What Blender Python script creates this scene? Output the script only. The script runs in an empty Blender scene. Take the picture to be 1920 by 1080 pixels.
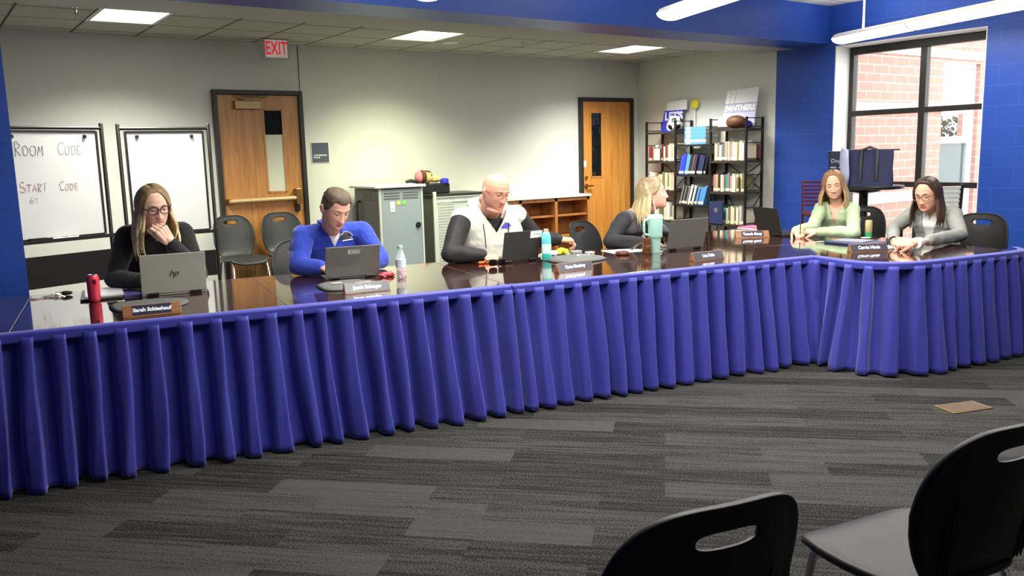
import bpy, bmesh, math, random
import numpy as np
from mathutils import Vector, Matrix, noise
from mathutils.bvhtree import BVHTree
random.seed(7); rng = np.random.default_rng(7)
C = bpy.context.scene.collection
PI = math.pi
def R(a): return math.radians(a)
# ------------------------------------------------------------------ camera model (used to place things on real planes)
FPX, PITCH, ROLL, AX, H = 1590., R(9.06), R(-1.45), R(35), 1.5
def _rot():
    cp, sp, cr, sr = math.cos(PITCH), math.sin(PITCH), math.cos(ROLL), math.sin(ROLL)
    B = np.array([[1,0,0],[0,0,-1],[0,1,0.]]); Rx = np.array([[1,0,0],[0,cp,-sp],[0,sp,cp]]); Rz = np.array([[cr,-sr,0],[sr,cr,0],[0,0,1]])
    M = np.array([[math.cos(AX),math.sin(AX),0],[-math.sin(AX),math.cos(AX),0],[0,0,1]])
    return (Rz@Rx@B)@M.T
RC = _rot(); O = np.array([0,0,H])
def ray(x, y): return RC.T@np.array([(x-960)/FPX, (y-540)/FPX, 1])
def onz(x, y, z): d = ray(x,y); return Vector(O+d*((z-H)/d[2]))
def onY(x, y, Y): d = ray(x,y); return Vector(O+d*(Y/d[1]))
def onX(x, y, X): d = ray(x,y); return Vector(O+d*(X/d[0]))
E1 = Vector((math.cos(R(-10.2)), math.sin(R(-10.2)), 0)); E2 = Vector((-E1.y, E1.x, 0)); TA = R(-10.2); TT = .735
def ST(s, t, z=0): return E1*s+E2*t+Vector((0,0,z))
def ont(x, y, t):
    d = Vector(ray(x,y)); k = t/(E2.x*d.x+E2.y*d.y); return Vector(O)+d*k
def ons(x, y, s):
    d = Vector(ray(x,y)); k = s/(E1.x*d.x+E1.y*d.y); return Vector(O)+d*k
cam = bpy.data.objects.new('camera', bpy.data.cameras.new('camera')); C.objects.link(cam)
m = Matrix.Identity(4)
for i in range(3):
    m[i][0] = RC[0][i]; m[i][1] = -RC[1][i]; m[i][2] = -RC[2][i]; m[i][3] = O[i]
cam.matrix_world = m
cam.data.sensor_width = 36; cam.data.lens = FPX/1920*36; cam.data.clip_start = .05
bpy.context.scene.camera = cam
# ------------------------------------------------------------------ materials
def lin(c): return tuple(((v/255)/12.92 if v/255 <= .04045 else ((v/255+.055)/1.055)**2.4) for v in c)
def newmat(name):
    mt = bpy.data.materials.new(name); mt.use_nodes = True
    nt = mt.node_tree; return mt, nt, nt.nodes['Principled BSDF']
def mat(name, col, rough=.5, metal=0, vary=.08, vscale=6, bump=0, bscale=80, spec=.5, trans=0, emit=0, ior=1.45, alpha=1, stretch=(1,1,1), coat=0, sheen=0):
    mt, nt, b = newmat(name); L = nt.links.new; N = nt.nodes.new
    c = lin(col)
    tc = N('ShaderNodeTexCoord'); mp = N('ShaderNodeMapping'); mp.inputs['Scale'].default_value = stretch; L(tc.outputs['Object'], mp.inputs['Vector'])
    nz = N('ShaderNodeTexNoise'); nz.inputs['Scale'].default_value = vscale; nz.inputs['Detail'].default_value = 4; L(mp.outputs[0], nz.inputs['Vector'])
    mx = N('ShaderNodeMix'); mx.data_type = 'RGBA'
    mx.inputs['A'].default_value = (*[v*(1-vary) for v in c], 1); mx.inputs['B'].default_value = (*[min(1, v*(1+vary)) for v in c], 1)
    L(nz.outputs['Fac'], mx.inputs['Factor']); L(mx.outputs['Result'], b.inputs['Base Color'])
    b.inputs['Roughness'].default_value = rough; b.inputs['Metallic'].default_value = metal; b.inputs['Specular IOR Level'].default_value = spec
    b.inputs['IOR'].default_value = ior; b.inputs['Transmission Weight'].default_value = trans; b.inputs['Alpha'].default_value = alpha
    b.inputs['Coat Weight'].default_value = coat; b.inputs['Sheen Weight'].default_value = sheen
    if emit: b.inputs['Emission Color'].default_value = (*c, 1); b.inputs['Emission Strength'].default_value = emit
    if bump:
        n2 = N('ShaderNodeTexNoise'); n2.inputs['Scale'].default_value = bscale; n2.inputs['Detail'].default_value = 3; L(mp.outputs[0], n2.inputs['Vector'])
        bp = N('ShaderNodeBump'); bp.inputs['Strength'].default_value = bump; bp.inputs['Distance'].default_value = .005; L(n2.outputs['Fac'], bp.inputs['Height']); L(bp.outputs[0], b.inputs['Normal'])
    return mt
def swz(nt, axes, rot=0):
    """Object coordinates with the chosen two axes as the plane of a 2D texture"""
    N = nt.nodes.new; L = nt.links.new
    tc = N('ShaderNodeTexCoord'); sp = N('ShaderNodeSeparateXYZ'); cb = N('ShaderNodeCombineXYZ'); L(tc.outputs['Object'], sp.inputs[0])
    for i, a in enumerate(axes): L(sp.outputs[a], cb.inputs[i])
    mp = N('ShaderNodeMapping'); mp.inputs['Rotation'].default_value = (0,0,rot); L(cb.outputs[0], mp.inputs['Vector'])
    return mp
def brick_mat(name, axes, c1, c2, cm, bw, rh, mortar, rough=.5, offset=.5, bump=.3, smooth=.1, vary=0, rot=0, loc=(0,0,0), invert=True, spec=.5, dark=None):
    mt, nt, b = newmat(name); N = nt.nodes.new; L = nt.links.new
    mp = swz(nt, axes, rot); mp.inputs['Location'].default_value = loc
    br = N('ShaderNodeTexBrick'); br.offset = offset; br.inputs['Scale'].default_value = 1; br.inputs['Brick Width'].default_value = bw; br.inputs['Row Height'].default_value = rh
    br.inputs['Mortar Size'].default_value = mortar; br.inputs['Mortar Smooth'].default_value = smooth
    br.inputs['Color1'].default_value = (*lin(c1),1); br.inputs['Color2'].default_value = (*lin(c2),1); br.inputs['Mortar'].default_value = (*lin(cm),1)
    L(mp.outputs[0], br.inputs['Vector'])
    L(br.outputs['Color'], b.inputs['Base Color'])
    b.inputs['Roughness'].default_value = rough; b.inputs['Specular IOR Level'].default_value = spec
    if bump:
        bp = N('ShaderNodeBump'); bp.inputs['Strength'].default_value = bump; bp.inputs['Distance'].default_value = .006; bp.invert = invert
        L(br.outputs['Fac'], bp.inputs['Height']); L(bp.outputs[0], b.inputs['Normal'])
    return mt
def wood_mat(name, c1, c2, rough=.4, stretch=(14,14,1.0), scale=2.2):
    mt, nt, b = newmat(name); N = nt.nodes.new; L = nt.links.new
    tc = N('ShaderNodeTexCoord'); mp = N('ShaderNodeMapping'); mp.inputs['Scale'].default_value = stretch; L(tc.outputs['Object'], mp.inputs['Vector'])
    nz = N('ShaderNodeTexNoise'); nz.inputs['Scale'].default_value = scale; nz.inputs['Detail'].default_value = 6; nz.inputs['Distortion'].default_value = .8; L(mp.outputs[0], nz.inputs['Vector'])
    cr = N('ShaderNodeValToRGB'); cr.color_ramp.elements[0].position = .35; cr.color_ramp.elements[1].position = .68
    cr.color_ramp.elements[0].color = (*lin(c1),1); cr.color_ramp.elements[1].color = (*lin(c2),1)
    L(nz.outputs['Fac'], cr.inputs[0]); L(cr.outputs[0], b.inputs['Base Color']); b.inputs['Roughness'].default_value = rough
    return mt
def emis_mat(name, col, s):
    mt, nt, b = newmat(name); b.inputs['Base Color'].default_value = (.8,.8,.8,1); b.inputs['Emission Color'].default_value = (*lin(col),1); b.inputs['Emission Strength'].default_value = s; return mt
# ------------------------------------------------------------------ mesh builder
class MB:
    def __init__(s): s.v = []; s.f = []; s.m = []; s.mi = 0
    def add(s, vs, fs):
        o = len(s.v); s.v += [tuple(v) for v in vs]; s.f += [tuple(i+o for i in f) for f in fs]; s.m += [s.mi]*len(fs); return s
    def box(s, c, d, rot=None):
        x, y, z = [k/2 for k in d]; vs = [Vector((a*x,b*y,e*z)) for a in (-1,1) for b in (-1,1) for e in (-1,1)]
        if rot is not None:
            if not isinstance(rot, Matrix): rot = Matrix.Rotation(rot, 3, 'Z')
            vs = [rot@v for v in vs]
        return s.add([v+Vector(c) for v in vs], [(0,1,3,2),(4,6,7,5),(0,4,5,1),(2,3,7,6),(0,2,6,4),(1,5,7,3)])
    def bx(s, x0, x1, y0, y1, z0, z1): return s.box(((x0+x1)/2,(y0+y1)/2,(z0+z1)/2), (abs(x1-x0),abs(y1-y0),abs(z1-z0)))
    def tube(s, pts, r, n=10, flat=None, up=None, caps=True):
        pts = [Vector(p) for p in pts]; k = len(pts)
        rs = list(r) if hasattr(r, '__len__') else [r]*k
        prev = None; vs = []
        for i, p in enumerate(pts):
            t = (pts[min(i+1,k-1)]-pts[max(i-1,0)]).normalized()
            if prev is None:
                a = Vector(up) if up is not None else (Vector((0,0,1)) if abs(t.z) < .9 else Vector((1,0,0)))
            else: a = prev
            u = (a-t*a.dot(t))
            if u.length < 1e-6: u = t.orthogonal()
            u.normalize(); w = t.cross(u); prev = u
            fl = 1 if flat is None else flat
            for j in range(n):
                q = 2*PI*j/n; vs.append(p+u*(math.cos(q)*rs[i]*fl)+w*(math.sin(q)*rs[i]))
        fs = [(i*n+j, i*n+(j+1)%n, (i+1)*n+(j+1)%n, (i+1)*n+j) for i in range(k-1) for j in range(n)]
        if caps: fs += [tuple(range(n-1,-1,-1)), tuple((k-1)*n+j for j in range(n))]
        return s.add(vs, fs)
    def cyl(s, p0, p1, r0, r1=None, n=16): return s.tube([p0,p1], [r0, r0 if r1 is None else r1], n)
    def capsule(s, p0, p1, r0, r1, n=14):
        p0, p1 = Vector(p0), Vector(p1); d = (p1-p0); L = d.length; d = d/L if L > 1e-6 else Vector((0,0,1))
        pts = []; rs = []
        for a in (85,60,35,12): pts.append(p0-d*(r0*math.sin(R(a)))); rs.append(r0*math.cos(R(a)))
        pts += [p0.copy(), p1.copy()]; rs += [r0, r1]
        for a in (12,35,60,85): pts.append(p1+d*(r1*math.sin(R(a)))); rs.append(r1*math.cos(R(a)))
        return s.tube(pts, rs, n)
    def chain(s, pts, rs, n=14):
        for i in range(len(pts)-1): s.capsule(pts[i], pts[i+1], rs[i], rs[i+1], n)
        return s
    def lathe(s, prof, c=(0,0,0), n=24, sx=1, sy=1):
        c = Vector(c); vs = [c+Vector((r*math.cos(2*PI*j/n)*sx, r*math.sin(2*PI*j/n)*sy, z)) for r, z in prof for j in range(n)]
        k = len(prof); fs = [(i*n+j, i*n+(j+1)%n, (i+1)*n+(j+1)%n, (i+1)*n+j) for i in range(k-1) for j in range(n)]
        fs += [tuple(range(n-1,-1,-1)), tuple((k-1)*n+j for j in range(n))]
        return s.add(vs, fs)
    def ell(s, c, r, rot=None, n=20, k=12):
        c = Vector(c); vs = []
        for i in range(k+1):
            a = PI*(i+.02 if i == 0 else (i-.02 if i == k else i))/k
            for j in range(n):
                q = 2*PI*j/n; v = Vector((r[0]*math.sin(a)*math.cos(q), r[1]*math.sin(a)*math.sin(q), -r[2]*math.cos(a)))
                vs.append(c+(rot@v if rot is not None else v))
        fs = [(i*n+j, i*n+(j+1)%n, (i+1)*n+(j+1)%n, (i+1)*n+j) for i in range(k) for j in range(n)]
        fs += [tuple(range(n-1,-1,-1)), tuple(k*n+j for j in range(n))]
        return s.add(vs, fs)
    def grid(s, rows, closed=False, thick=0):
        """rows: list of lists of points"""
        k, n = len(rows), len(rows[0]); vs = [p for r in rows for p in r]; e = n if closed else n-1
        fs = [(i*n+j, i*n+(j+1)%n, (i+1)*n+(j+1)%n, (i+1)*n+j) for i in range(k-1) for j in range(e)]
        return s.add(vs, fs)
    def prism(s, poly, z0, z1, M=None):
        n = len(poly); vs = [Vector((x,y,z0)) for x, y in poly]+[Vector((x,y,z1)) for x, y in poly]
        if M is not None: vs = [M@v for v in vs]
        return s.add(vs, [tuple(range(n-1,-1,-1)), tuple(range(n,2*n))]+[(i,(i+1)%n,n+(i+1)%n,n+i) for i in range(n)])
    def mesh(s, name, mats, smooth=None):
        me = bpy.data.meshes.new(name); me.from_pydata(s.v, [], s.f); me.update()
        for m_ in (mats if isinstance(mats, (list,tuple)) else [mats]): me.materials.append(m_)
        if any(s.m): me.polygons.foreach_set('material_index', s.m)
        fix(me)
        if smooth is not None:
            me.polygons.foreach_set('use_smooth', [True]*len(me.polygons))
            if smooth < 180: me.set_sharp_from_angle(angle=R(smooth))
        return me
    def build(s, name, mats, parent=None, smooth=None, bevel=0, loc=None, rot=None):
        o = bpy.data.objects.new(name, s.mesh(name, mats, smooth)); C.objects.link(o)
        if parent is not None: o.parent = parent
        if loc is not None: o.location = loc
        if rot is not None: o.rotation_euler = rot if hasattr(rot,'__len__') else (0,0,rot)
        if bevel:
            b = o.modifiers.new('bevel', 'BEVEL'); b.width = bevel; b.segments = 2; b.limit_method = 'ANGLE'; b.angle_limit = R(40)
        return o
def fix(me):
    bm = bmesh.new(); bm.from_mesh(me); bmesh.ops.recalc_face_normals(bm, faces=bm.faces); bm.to_mesh(me); bm.free()
def tag(o, label, cat, group=None, kind=None):
    o['label'] = label; o['category'] = cat
    if group: o['group'] = group
    if kind: o['kind'] = kind
    return o
def thing(name, label, cat, loc=(0,0,0), rot=0, group=None):
    o = bpy.data.objects.new(name, None); C.objects.link(o); o.empty_display_size = .1; o.location = loc
    o.rotation_euler = rot if hasattr(rot,'__len__') else (0,0,rot)
    return tag(o, label, cat, group)
def struct(o): o['kind'] = 'structure'; return o
KIDS = {}
def copy_tree(o, loc, rot, label, group=None):
    kids = [k for k in bpy.data.objects if k.parent == o]
    c = o.copy(); C.objects.link(c); c.location = loc; c.rotation_euler = rot if hasattr(rot,'__len__') else (0,0,rot)
    c['label'] = label
    if group: c['group'] = group
    for k in kids:
        d = k.copy(); C.objects.link(d); d.parent = c
        for g in [g for g in bpy.data.objects if g.parent == k]:
            e = g.copy(); C.objects.link(e); e.parent = d
    return c
def text(name, body, size, m_, parent=None, M=None, align='CENTER', depth=.0006, bold=0, shear=0, spacing=1, xs=1):
    cu = bpy.data.curves.new(name, 'FONT'); cu.body = body; cu.size = size; cu.align_x = align; cu.align_y = 'CENTER'; cu.extrude = depth; cu.offset = bold; cu.shear = shear; cu.space_character = spacing; cu.resolution_u = 3
    tmp = bpy.data.objects.new(name, cu); C.objects.link(tmp)
    me = bpy.data.meshes.new_from_object(tmp.evaluated_get(bpy.context.evaluated_depsgraph_get()))
    bpy.data.objects.remove(tmp); bpy.data.curves.remove(cu)
    if xs != 1: me.transform(Matrix.Diagonal((xs,1,1,1)))
    if M is not None: me.transform(M)
    me.materials.clear(); me.materials.append(m_); me.name = name
    o = bpy.data.objects.new(name, me); C.objects.link(o)
    if parent is not None: o.parent = parent
    return o
def frame(origin, x, y):
    x = Vector(x).normalized(); z = x.cross(Vector(y)).normalized(); y = z.cross(x)
    M = Matrix.Identity(4)
    for i in range(3): M[i][0] = x[i]; M[i][1] = y[i]; M[i][2] = z[i]; M[i][3] = origin[i]
    return M
# ------------------------------------------------------------------ palette
m_wall = mat('painted_wall_warm_grey', (214,214,204), .6, vary=.015, bump=.05, bscale=250)
m_blue = (37,76,168)
m_bluX = brick_mat('painted_block_blue_side', (1,2), m_blue, (35,73,163), (42,84,178), .41, .205, .005, .38, bump=.2)
m_bluY = brick_mat('painted_block_blue_front', (0,2), m_blue, (35,73,163), (32,67,152), .41, .205, .005, .38, bump=.25)
m_bluS = mat('painted_smooth_blue', m_blue, .4, vary=.02)
m_white = mat('white_paint', (235,235,230), .5, vary=.01)
m_reveal = mat('window_reveal_white', (232,232,228), .55, vary=.02, bump=.1, bscale=20)
m_black = mat('black_metal', (26,25,24), .4, vary=.1)
m_frame = mat('dark_bronze_frame', (40,38,36), .4, vary=.08)
m_blkpl = mat('black_plastic', (31,31,32), .5, spec=.35, vary=.06, bump=.08, bscale=400)
m_greypl = mat('grey_black_chair_plastic', (43,44,43), .42, vary=.05, bump=.1, bscale=500)
m_chrome = mat('chrome', (215,215,215), .14, metal=1, vary=.02)
m_oak = wood_mat('oak_door', (166,110,56), (190,136,78), .38)
m_oak2 = wood_mat('maple_door', (190,122,48), (214,150,72), .38, scale=1.4)
m_shelfwood = wood_mat('bookshelf_wood', (150,92,44), (180,120,64), .42)
m_plate_wood = wood_mat('walnut_plate', (120,78,48), (160,110,72), .4, (3,30,30), 3)
m_table = wood_mat('dark_mahogany_laminate', (48,26,20), (64,36,29), .07, (2,24,24), 2.0); _b = m_table.node_tree.nodes['Principled BSDF']; _b.inputs['IOR'].default_value = 1.9; _b.inputs['Coat Weight'].default_value = .6; _b.inputs['Coat IOR'].default_value = 1.7; _b.inputs['Coat Roughness'].default_value = .05
m_cloth = mat('royal_blue_polyester', (49,52,152), .62, vary=.03, bump=.05, bscale=350, sheen=.25)
m_cloth_band = mat('royal_blue_header', (54,57,160), .6, vary=.03, bump=.05, bscale=350, sheen=.25)
m_paper = mat('white_paper', (240,240,240), .7, vary=.01)
m_txt = mat('white_lettering', (245,245,250), .5, vary=0)
m_txtd = mat('dark_lettering', (50,46,50), .5, vary=0)
m_navy = mat('navy_plate', (38,42,66), .35, vary=.05)
m_tile = brick_mat('ceiling_tile', (0,1), (186,185,172), (182,181,168), (84,82,74), .61, .245, .012, .9, offset=0, bump=.2, loc=(.285,.03,0))
# ------------------------------------------------------------------ the room
BW, XR, YB, ZC, ZS, ZU = 9.5, 9.03, 6.25, 2.77, 2.67, 3.10
XL, YF = -2.2, -4.0
def carpet():
    mt, nt, b = newmat('carpet_planks'); N = nt.nodes.new; L = nt.links.new
    tc = N('ShaderNodeTexCoord'); mp = N('ShaderNodeMapping'); mp.inputs['Rotation'].default_value = (0,0,R(45.4)); L(tc.outputs['Object'], mp.inputs['Vector'])
    br = N('ShaderNodeTexBrick'); br.offset = .37; br.inputs['Scale'].default_value = 1; br.inputs['Brick Width'].default_value = .75; br.inputs['Row Height'].default_value = .17
    br.inputs['Mortar Size'].default_value = 0; br.inputs['Color1'].default_value = (0,0,0,1); br.inputs['Color2'].default_value = (1,1,1,1); br.inputs['Bias'].default_value = -.3
    L(mp.outputs[0], br.inputs['Vector'])
    m2 = N('ShaderNodeMapping'); m2.inputs['Scale'].default_value = (2.2,45,1); L(mp.outputs[0], m2.inputs['Vector'])
    ad = N('ShaderNodeVectorMath'); ad.operation = 'MULTIPLY_ADD'; ad.inputs[1].default_value = (7,31,5); L(br.outputs['Color'], ad.inputs[0]); L(m2.outputs[0], ad.inputs[2])
    n1 = N('ShaderNodeTexNoise'); n1.inputs['Scale'].default_value = 1; n1.inputs['Detail'].default_value = 3; L(ad.outputs[0], n1.inputs['Vector'])
    n2 = N('ShaderNodeTexNoise'); n2.inputs['Scale'].default_value = 130; n2.inputs['Detail'].default_value = 2; L(mp.outputs[0], n2.inputs['Vector'])
    def mth(op, a, bb):
        q = N('ShaderNodeMath'); q.operation = op
        for i, v in enumerate((a, bb)):
            if isinstance(v, (int,float)): q.inputs[i].default_value = v
            else: L(v, q.inputs[i])
        return q.outputs[0]
    sep = N('ShaderNodeSeparateColor'); L(br.outputs['Color'], sep.inputs[0])
    f = mth('ADD', mth('MULTIPLY', sep.outputs[0], .36), mth('ADD', mth('MULTIPLY', n1.outputs['Fac'], .62), mth('MULTIPLY', n2.outputs['Fac'], 1.05)))
    cr = N('ShaderNodeValToRGB'); e = cr.color_ramp.elements; e[0].position = .78; e[1].position = 1.36
    e[0].color = (*lin((24,24,24)),1); e[1].color = (*lin((64,63,61)),1); L(f, cr.inputs[0]); L(cr.outputs[0], b.inputs['Base Color'])
    b.inputs['Roughness'].default_value = .95; b.inputs['Specular IOR Level'].default_value = .15
    bp = N('ShaderNodeBump'); bp.inputs['Strength'].default_value = .5; bp.inputs['Distance'].default_value = .006; L(n2.outputs['Fac'], bp.inputs['Height']); L(bp.outputs[0], b.inputs['Normal'])
    return mt
struct(MB().bx(XL,9.6,YF,BW+.15,-.12,0).build('floor', carpet()))
struct(MB().bx(-.9,XR+.15,BW,BW+.15,-.1,3.2).build('wall_back', m_wall))
struct(MB().bx(XR,XR+.15,7.0,BW,-.1,3.2).build('wall_alcove_right', m_wall))
struct(MB().bx(-1.05,-.9,YB+.5,BW+.15,-.1,3.2).build('wall_alcove_left', m_wall))
# blue right wall: pieces around the window opening
WY0, WY1, WZ0, WZ1 = 4.44, 6.17, .30, 2.64
w = MB(); w.bx(XR,XR+.32,WY1,7.0,-.1,3.2); w.bx(XR,XR+.32,YF,WY0,-.1,3.2); w.bx(XR,XR+.32,WY0,WY1,-.1,WZ0); w.bx(XR,XR+.32,WY0,WY1,WZ1,3.2)
struct(w.build('wall_right', m_bluX))
w = MB(); w.bx(XR+.002,XR+.3,WY1-.012,WY1,WZ0,WZ1); w.bx(XR+.002,XR+.3,WY0,WY0+.012,WZ0,WZ1); w.bx(XR+.002,XR+.3,WY0+.012,WY1-.012,WZ1-.012,WZ1); w.bx(XR+.002,XR+.3,WY0+.012,WY1-.012,WZ0,WZ0+.012)
struct(w.build('trim_1', m_reveal))
struct(MB().bx(XL,.555,YB,YB+.5,-.1,ZS).build('wall_left_pier', m_bluY))
struct(MB().bx(XL,XR,YB,YB+.5,ZS,3.2).build('wall_header', m_bluS))
struct(MB().bx(-.9,XR,YB+.5,7.32,ZS,ZS+.3).build('ceiling_soffit', mat('soffit_paint', (186,184,172), .7, vary=.01)))
# lay-in ceiling with openings for the troffers
LX = [1.445, 4.445, 7.445]; LY0, LY1 = 7.46, 8.66
w = MB(); xs = sorted([-.9]+[v for x in LX for v in (x,x+.6)]+[XR])
for i in range(len(xs)-1):
    if i % 2 == 0: w.bx(xs[i],xs[i+1],7.32,BW,ZC,ZC+.03)
    else: w.bx(xs[i],xs[i+1],7.32,LY0,ZC,ZC+.03); w.bx(xs[i],xs[i+1],LY1,BW,ZC,ZC+.03)
m_tile = brick_mat('ceiling_tile', (0,1), (186,185,172), (182,181,168), (84,82,74), .6, .6, .012, .9, offset=0, bump=.2, loc=(-.245,-.26,0))
struct(w.build('ceiling_alcove', m_tile))
m_tile2 = brick_mat('ceiling_tile_upper', (0,1), (214,213,206), (210,209,202), (120,118,112), .6, 1.2, .01, .9, offset=0, bump=.2)
struct(MB().bx(XL,XR,YF,YB,ZU,ZU+.1).build('ceiling', m_tile2))
struct(MB().bx(XL-.15,XL,YF,YB+.5,-.1,3.2).build('wall_left', m_bluX))
struct(MB().bx(XL,XR+.3,YF-.15,YF,-.1,3.2).build('wall_front', m_wall))
struct(MB().bx(-.9,2.74,BW-.012,BW,0,.1).build('baseboard_back', m_black))
struct(MB().bx(3.78,7.86,BW-.012,BW,0,.1).build('baseboard_back_right', m_black))
struct(MB().bx(XR-.012,XR,7.0,BW,0,.1).build('baseboard_right', m_black))
struct(MB().bx(3.757,3.765,BW-.004,BW,2.26,ZC).build('trim_2', m_frame))
# ------------------------------------------------------------------ doors
def door(n, x0, x1, z1, glass, dm, frame_w=.05):
    r = struct(thing('door_%d' % n, '', '')); del r['label']; del r['category']
    f = MB(); f.bx(x0,x0+frame_w,BW-.06,BW+.02,0,z1); f.bx(x1-frame_w,x1,BW-.06,BW+.02,0,z1); f.bx(x0+frame_w,x1-frame_w,BW-.06,BW+.02,z1-frame_w,z1)
    f.build('door_frame', m_frame, r, bevel=.004)
    gx0, gx1, gz0, gz1 = glass; a, b = x0+frame_w+.003, x1-frame_w-.003; y0, y1 = BW-.028, BW+.012
    l = MB(); l.bx(a,gx0,y0,y1,.01,z1-frame_w-.004); l.bx(gx1,b,y0,y1,.01,z1-frame_w-.004); l.bx(gx0,gx1,y0,y1,.01,gz0); l.bx(gx0,gx1,y0,y1,gz1,z1-frame_w-.004)
    l.build('door_leaf', dm, r)
    g = MB()
    for q in ((gx0-.012,gx0+.008,gz0-.012,gz1+.012),(gx1-.008,gx1+.012,gz0-.012,gz1+.012),(gx0,gx1,gz0-.012,gz0+.008),(gx0,gx1,gz1-.008,gz1+.012)): g.bx(q[0],q[1],y0-.006,y0,q[2],q[3])
    g.build('window_stop', dm, r)
    return r, (a, b, y0)
m_dglass = mat('dark_door_glass', (22,26,28), .06, vary=.3, vscale=3)
m_brass = mat('brushed_brass', (176,140,84), .3, metal=1, vary=.05)
m_bronze = mat('satin_bronze_hardware', (150,128,92), .38, metal=.6, vary=.06)
d1, (a,b,y0) = door(1, 2.753, 3.766, 2.252, (3.305,3.52,1.13,2.042), m_oak)
MB().bx(3.305,3.52,y0+.012,y0+.02,1.13,2.042).build('glass_pane', m_dglass, d1)
MB().bx(3.309,3.516,y0+.004,y0+.011,1.134,1.768).build('paper_cover', mat('paper_cover', (206,204,184), .8, vary=.03), d1)
MB().bx(2.98,3.27,y0-.06,y0-.001,2.045,2.135).build('door_closer', m_bronze, d1, bevel=.006)
MB().tube([(3.1,y0-.05,2.14),(3.06,y0-.07,2.16),(3.0,y0-.045,2.185),(3.36,y0-.03,2.187)], .009).build('closer_arm', m_bronze, d1, smooth=50)
bar = MB(); bar.tube([(2.84,y0-.055,1.045),(3.62,y0-.055,1.05)], .026, 12)
bar.build('push_bar', mat('beige_push_bar', (196,170,126), .4, metal=.3, vary=.04), d1, smooth=50)
bar = MB(); bar.bx(2.822,2.86,y0-.075,y0-.001,1.015,1.075); bar.bx(3.6,3.66,y0-.085,y0-.001,.98,1.16); bar.build('push_bar_end', m_brass, d1, bevel=.006)
MB().bx(3.6,3.655,y0-.045,y0-.001,.9,.97).build('latch_case', m_black, d1, bevel=.004)
d2, (a,b,y0) = door(2, 7.875, 8.902, 2.252, (8.085,8.287,1.123,2.042), m_oak2)
MB().bx(8.085,8.287,y0+.012,y0+.02,1.123,2.042).build('glass_pane', m_dglass, d2)
kn = MB(); kn.cyl((7.985,y0,1.0),(7.985,y0-.012,1.0),.034,n=20); kn.cyl((7.985,y0-.012,1.0),(7.985,y0-.05,1.0),.012); kn.tube([(7.985,y0-.05,1.0),(8.06,y0-.052,1.0),(8.085,y0-.05,.995)], [.012,.011,.008])
kn.build('lever_handle', m_brass, d2, smooth=50)
MB().bx(7.935,7.99,y0-.004,y0,1.27,1.36).build('paper_notice', m_paper, d2)
lk = MB(); lk.cyl((7.985,y0,1.12),(7.985,y0-.02,1.12),.024,n=18); lk.build('deadbolt', m_brass, d2, smooth=50)
# ------------------------------------------------------------------ signs on the back wall
s = thing('room_sign', 'small dark grey wall sign reading CONFERENCE ROOM beside the wooden door', 'sign', (3.961,BW,1.558))
MB().bx(-.112,.112,-.008,0,-.122,.122).build('plate_backing', mat('sign_edge', (225,225,222), .5), s, bevel=.002)
MB().bx(-.103,.103,-.0115,-.0075,-.113,.113).build('plate', mat('sign_slate', (74,80,94), .5, vary=.04), s)
text('sign_lettering', 'CONFERENCE\nROOM', .0255, m_txt, s, frame((-.085,-.0118,-.045),(1,0,0),(0,0,1)), 'LEFT', bold=.0006)
s = thing('exit_sign', 'white EXIT sign with red letters hanging below the alcove ceiling', 'exit sign', (3.375,9.15,0))
w = MB(); w.bx(-.155,.155,-.03,.03,2.565,2.765); w.build('housing', mat('exit_housing', (196,190,180), .5, vary=.02), s, bevel=.006)
MB().bx(-.12,.12,-.034,-.0295,2.575,2.757).build('face_plate', mat('exit_face', (222,214,204), .5, vary=.02, emit=.22), s)
MB().bx(-.05,.05,-.025,.025,2.765,ZC).build('ceiling_canopy', m_white, s)
text('letters', 'EXIT', .195, mat('exit_red', (206,16,44), .4, vary=0, emit=.75), s, frame((0,-.0352,2.664),(1,0,0),(0,0,1)), bold=.0022, xs=.60)
# ------------------------------------------------------------------ ceiling troffers
for i, x in enumerate(LX):
    lab = ['recessed ceiling panel light left of the EXIT sign','recessed ceiling panel light in the middle of the alcove ceiling','recessed ceiling panel light nearest the bookcases'][i]
    col = [(255,252,240),(250,255,215),(255,253,244)][i]
    t = thing('ceiling_light', lab, 'ceiling light', (x+.3,(LY0+LY1)/2,ZC), group='recessed panel lights in the alcove ceiling')
    f = MB(); f.bx(-.298,.298,-.598,-.555,-.004,.05); f.bx(-.298,.298,.555,.598,-.004,.05); f.bx(-.298,-.262,-.555,.555,-.004,.05); f.bx(.262,.298,-.555,.555,-.004,.05); f.bx(-.298,.298,-.598,.598,.05,.06)
    f.build('housing', m_white, t)
    MB().bx(-.262,.262,-.555,.555,.006,.012).build('diffuser', emis_mat('troffer_diffuser_%d' % i, col, 2.6), t)
    li = bpy.data.lights.new('troffer_lamp', 'AREA'); li.shape = 'RECTANGLE'; li.size = .5; li.size_y = 1.08; li.energy = [90,86,104][i]; li.color = lin(col); li.spread = R(124)
    lo = bpy.data.objects.new('lamp', li); C.objects.link(lo); lo.parent = t; lo.location = (0,0,.001)
for x, y, lab in ((1.27,7.95,'ceiling sprinkler head near the left panel light'),(6.05,8.3,'ceiling sprinkler head between the middle and right panel lights')):
    t = thing('sprinkler_head', lab, 'sprinkler', (x,y,ZC), group='ceiling sprinklers')
    MB().lathe([(.028,0),(.028,-.006),(.01,-.01),(.008,-.05)], n=12).build('body', m_chrome, t, smooth=40)
    MB().lathe([(.018,-.05),(.018,-.053)], n=12).build('deflector', m_frame, t)
sp = MB().lathe([(.1,0),(.1,-.008),(.08,-.012),(.02,-.013)], (5.25,8.6,ZC), 24).build('ceiling_speaker', m_white, smooth=40); tag(sp, 'round flat ceiling speaker beside the middle panel light', 'speaker')
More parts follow.
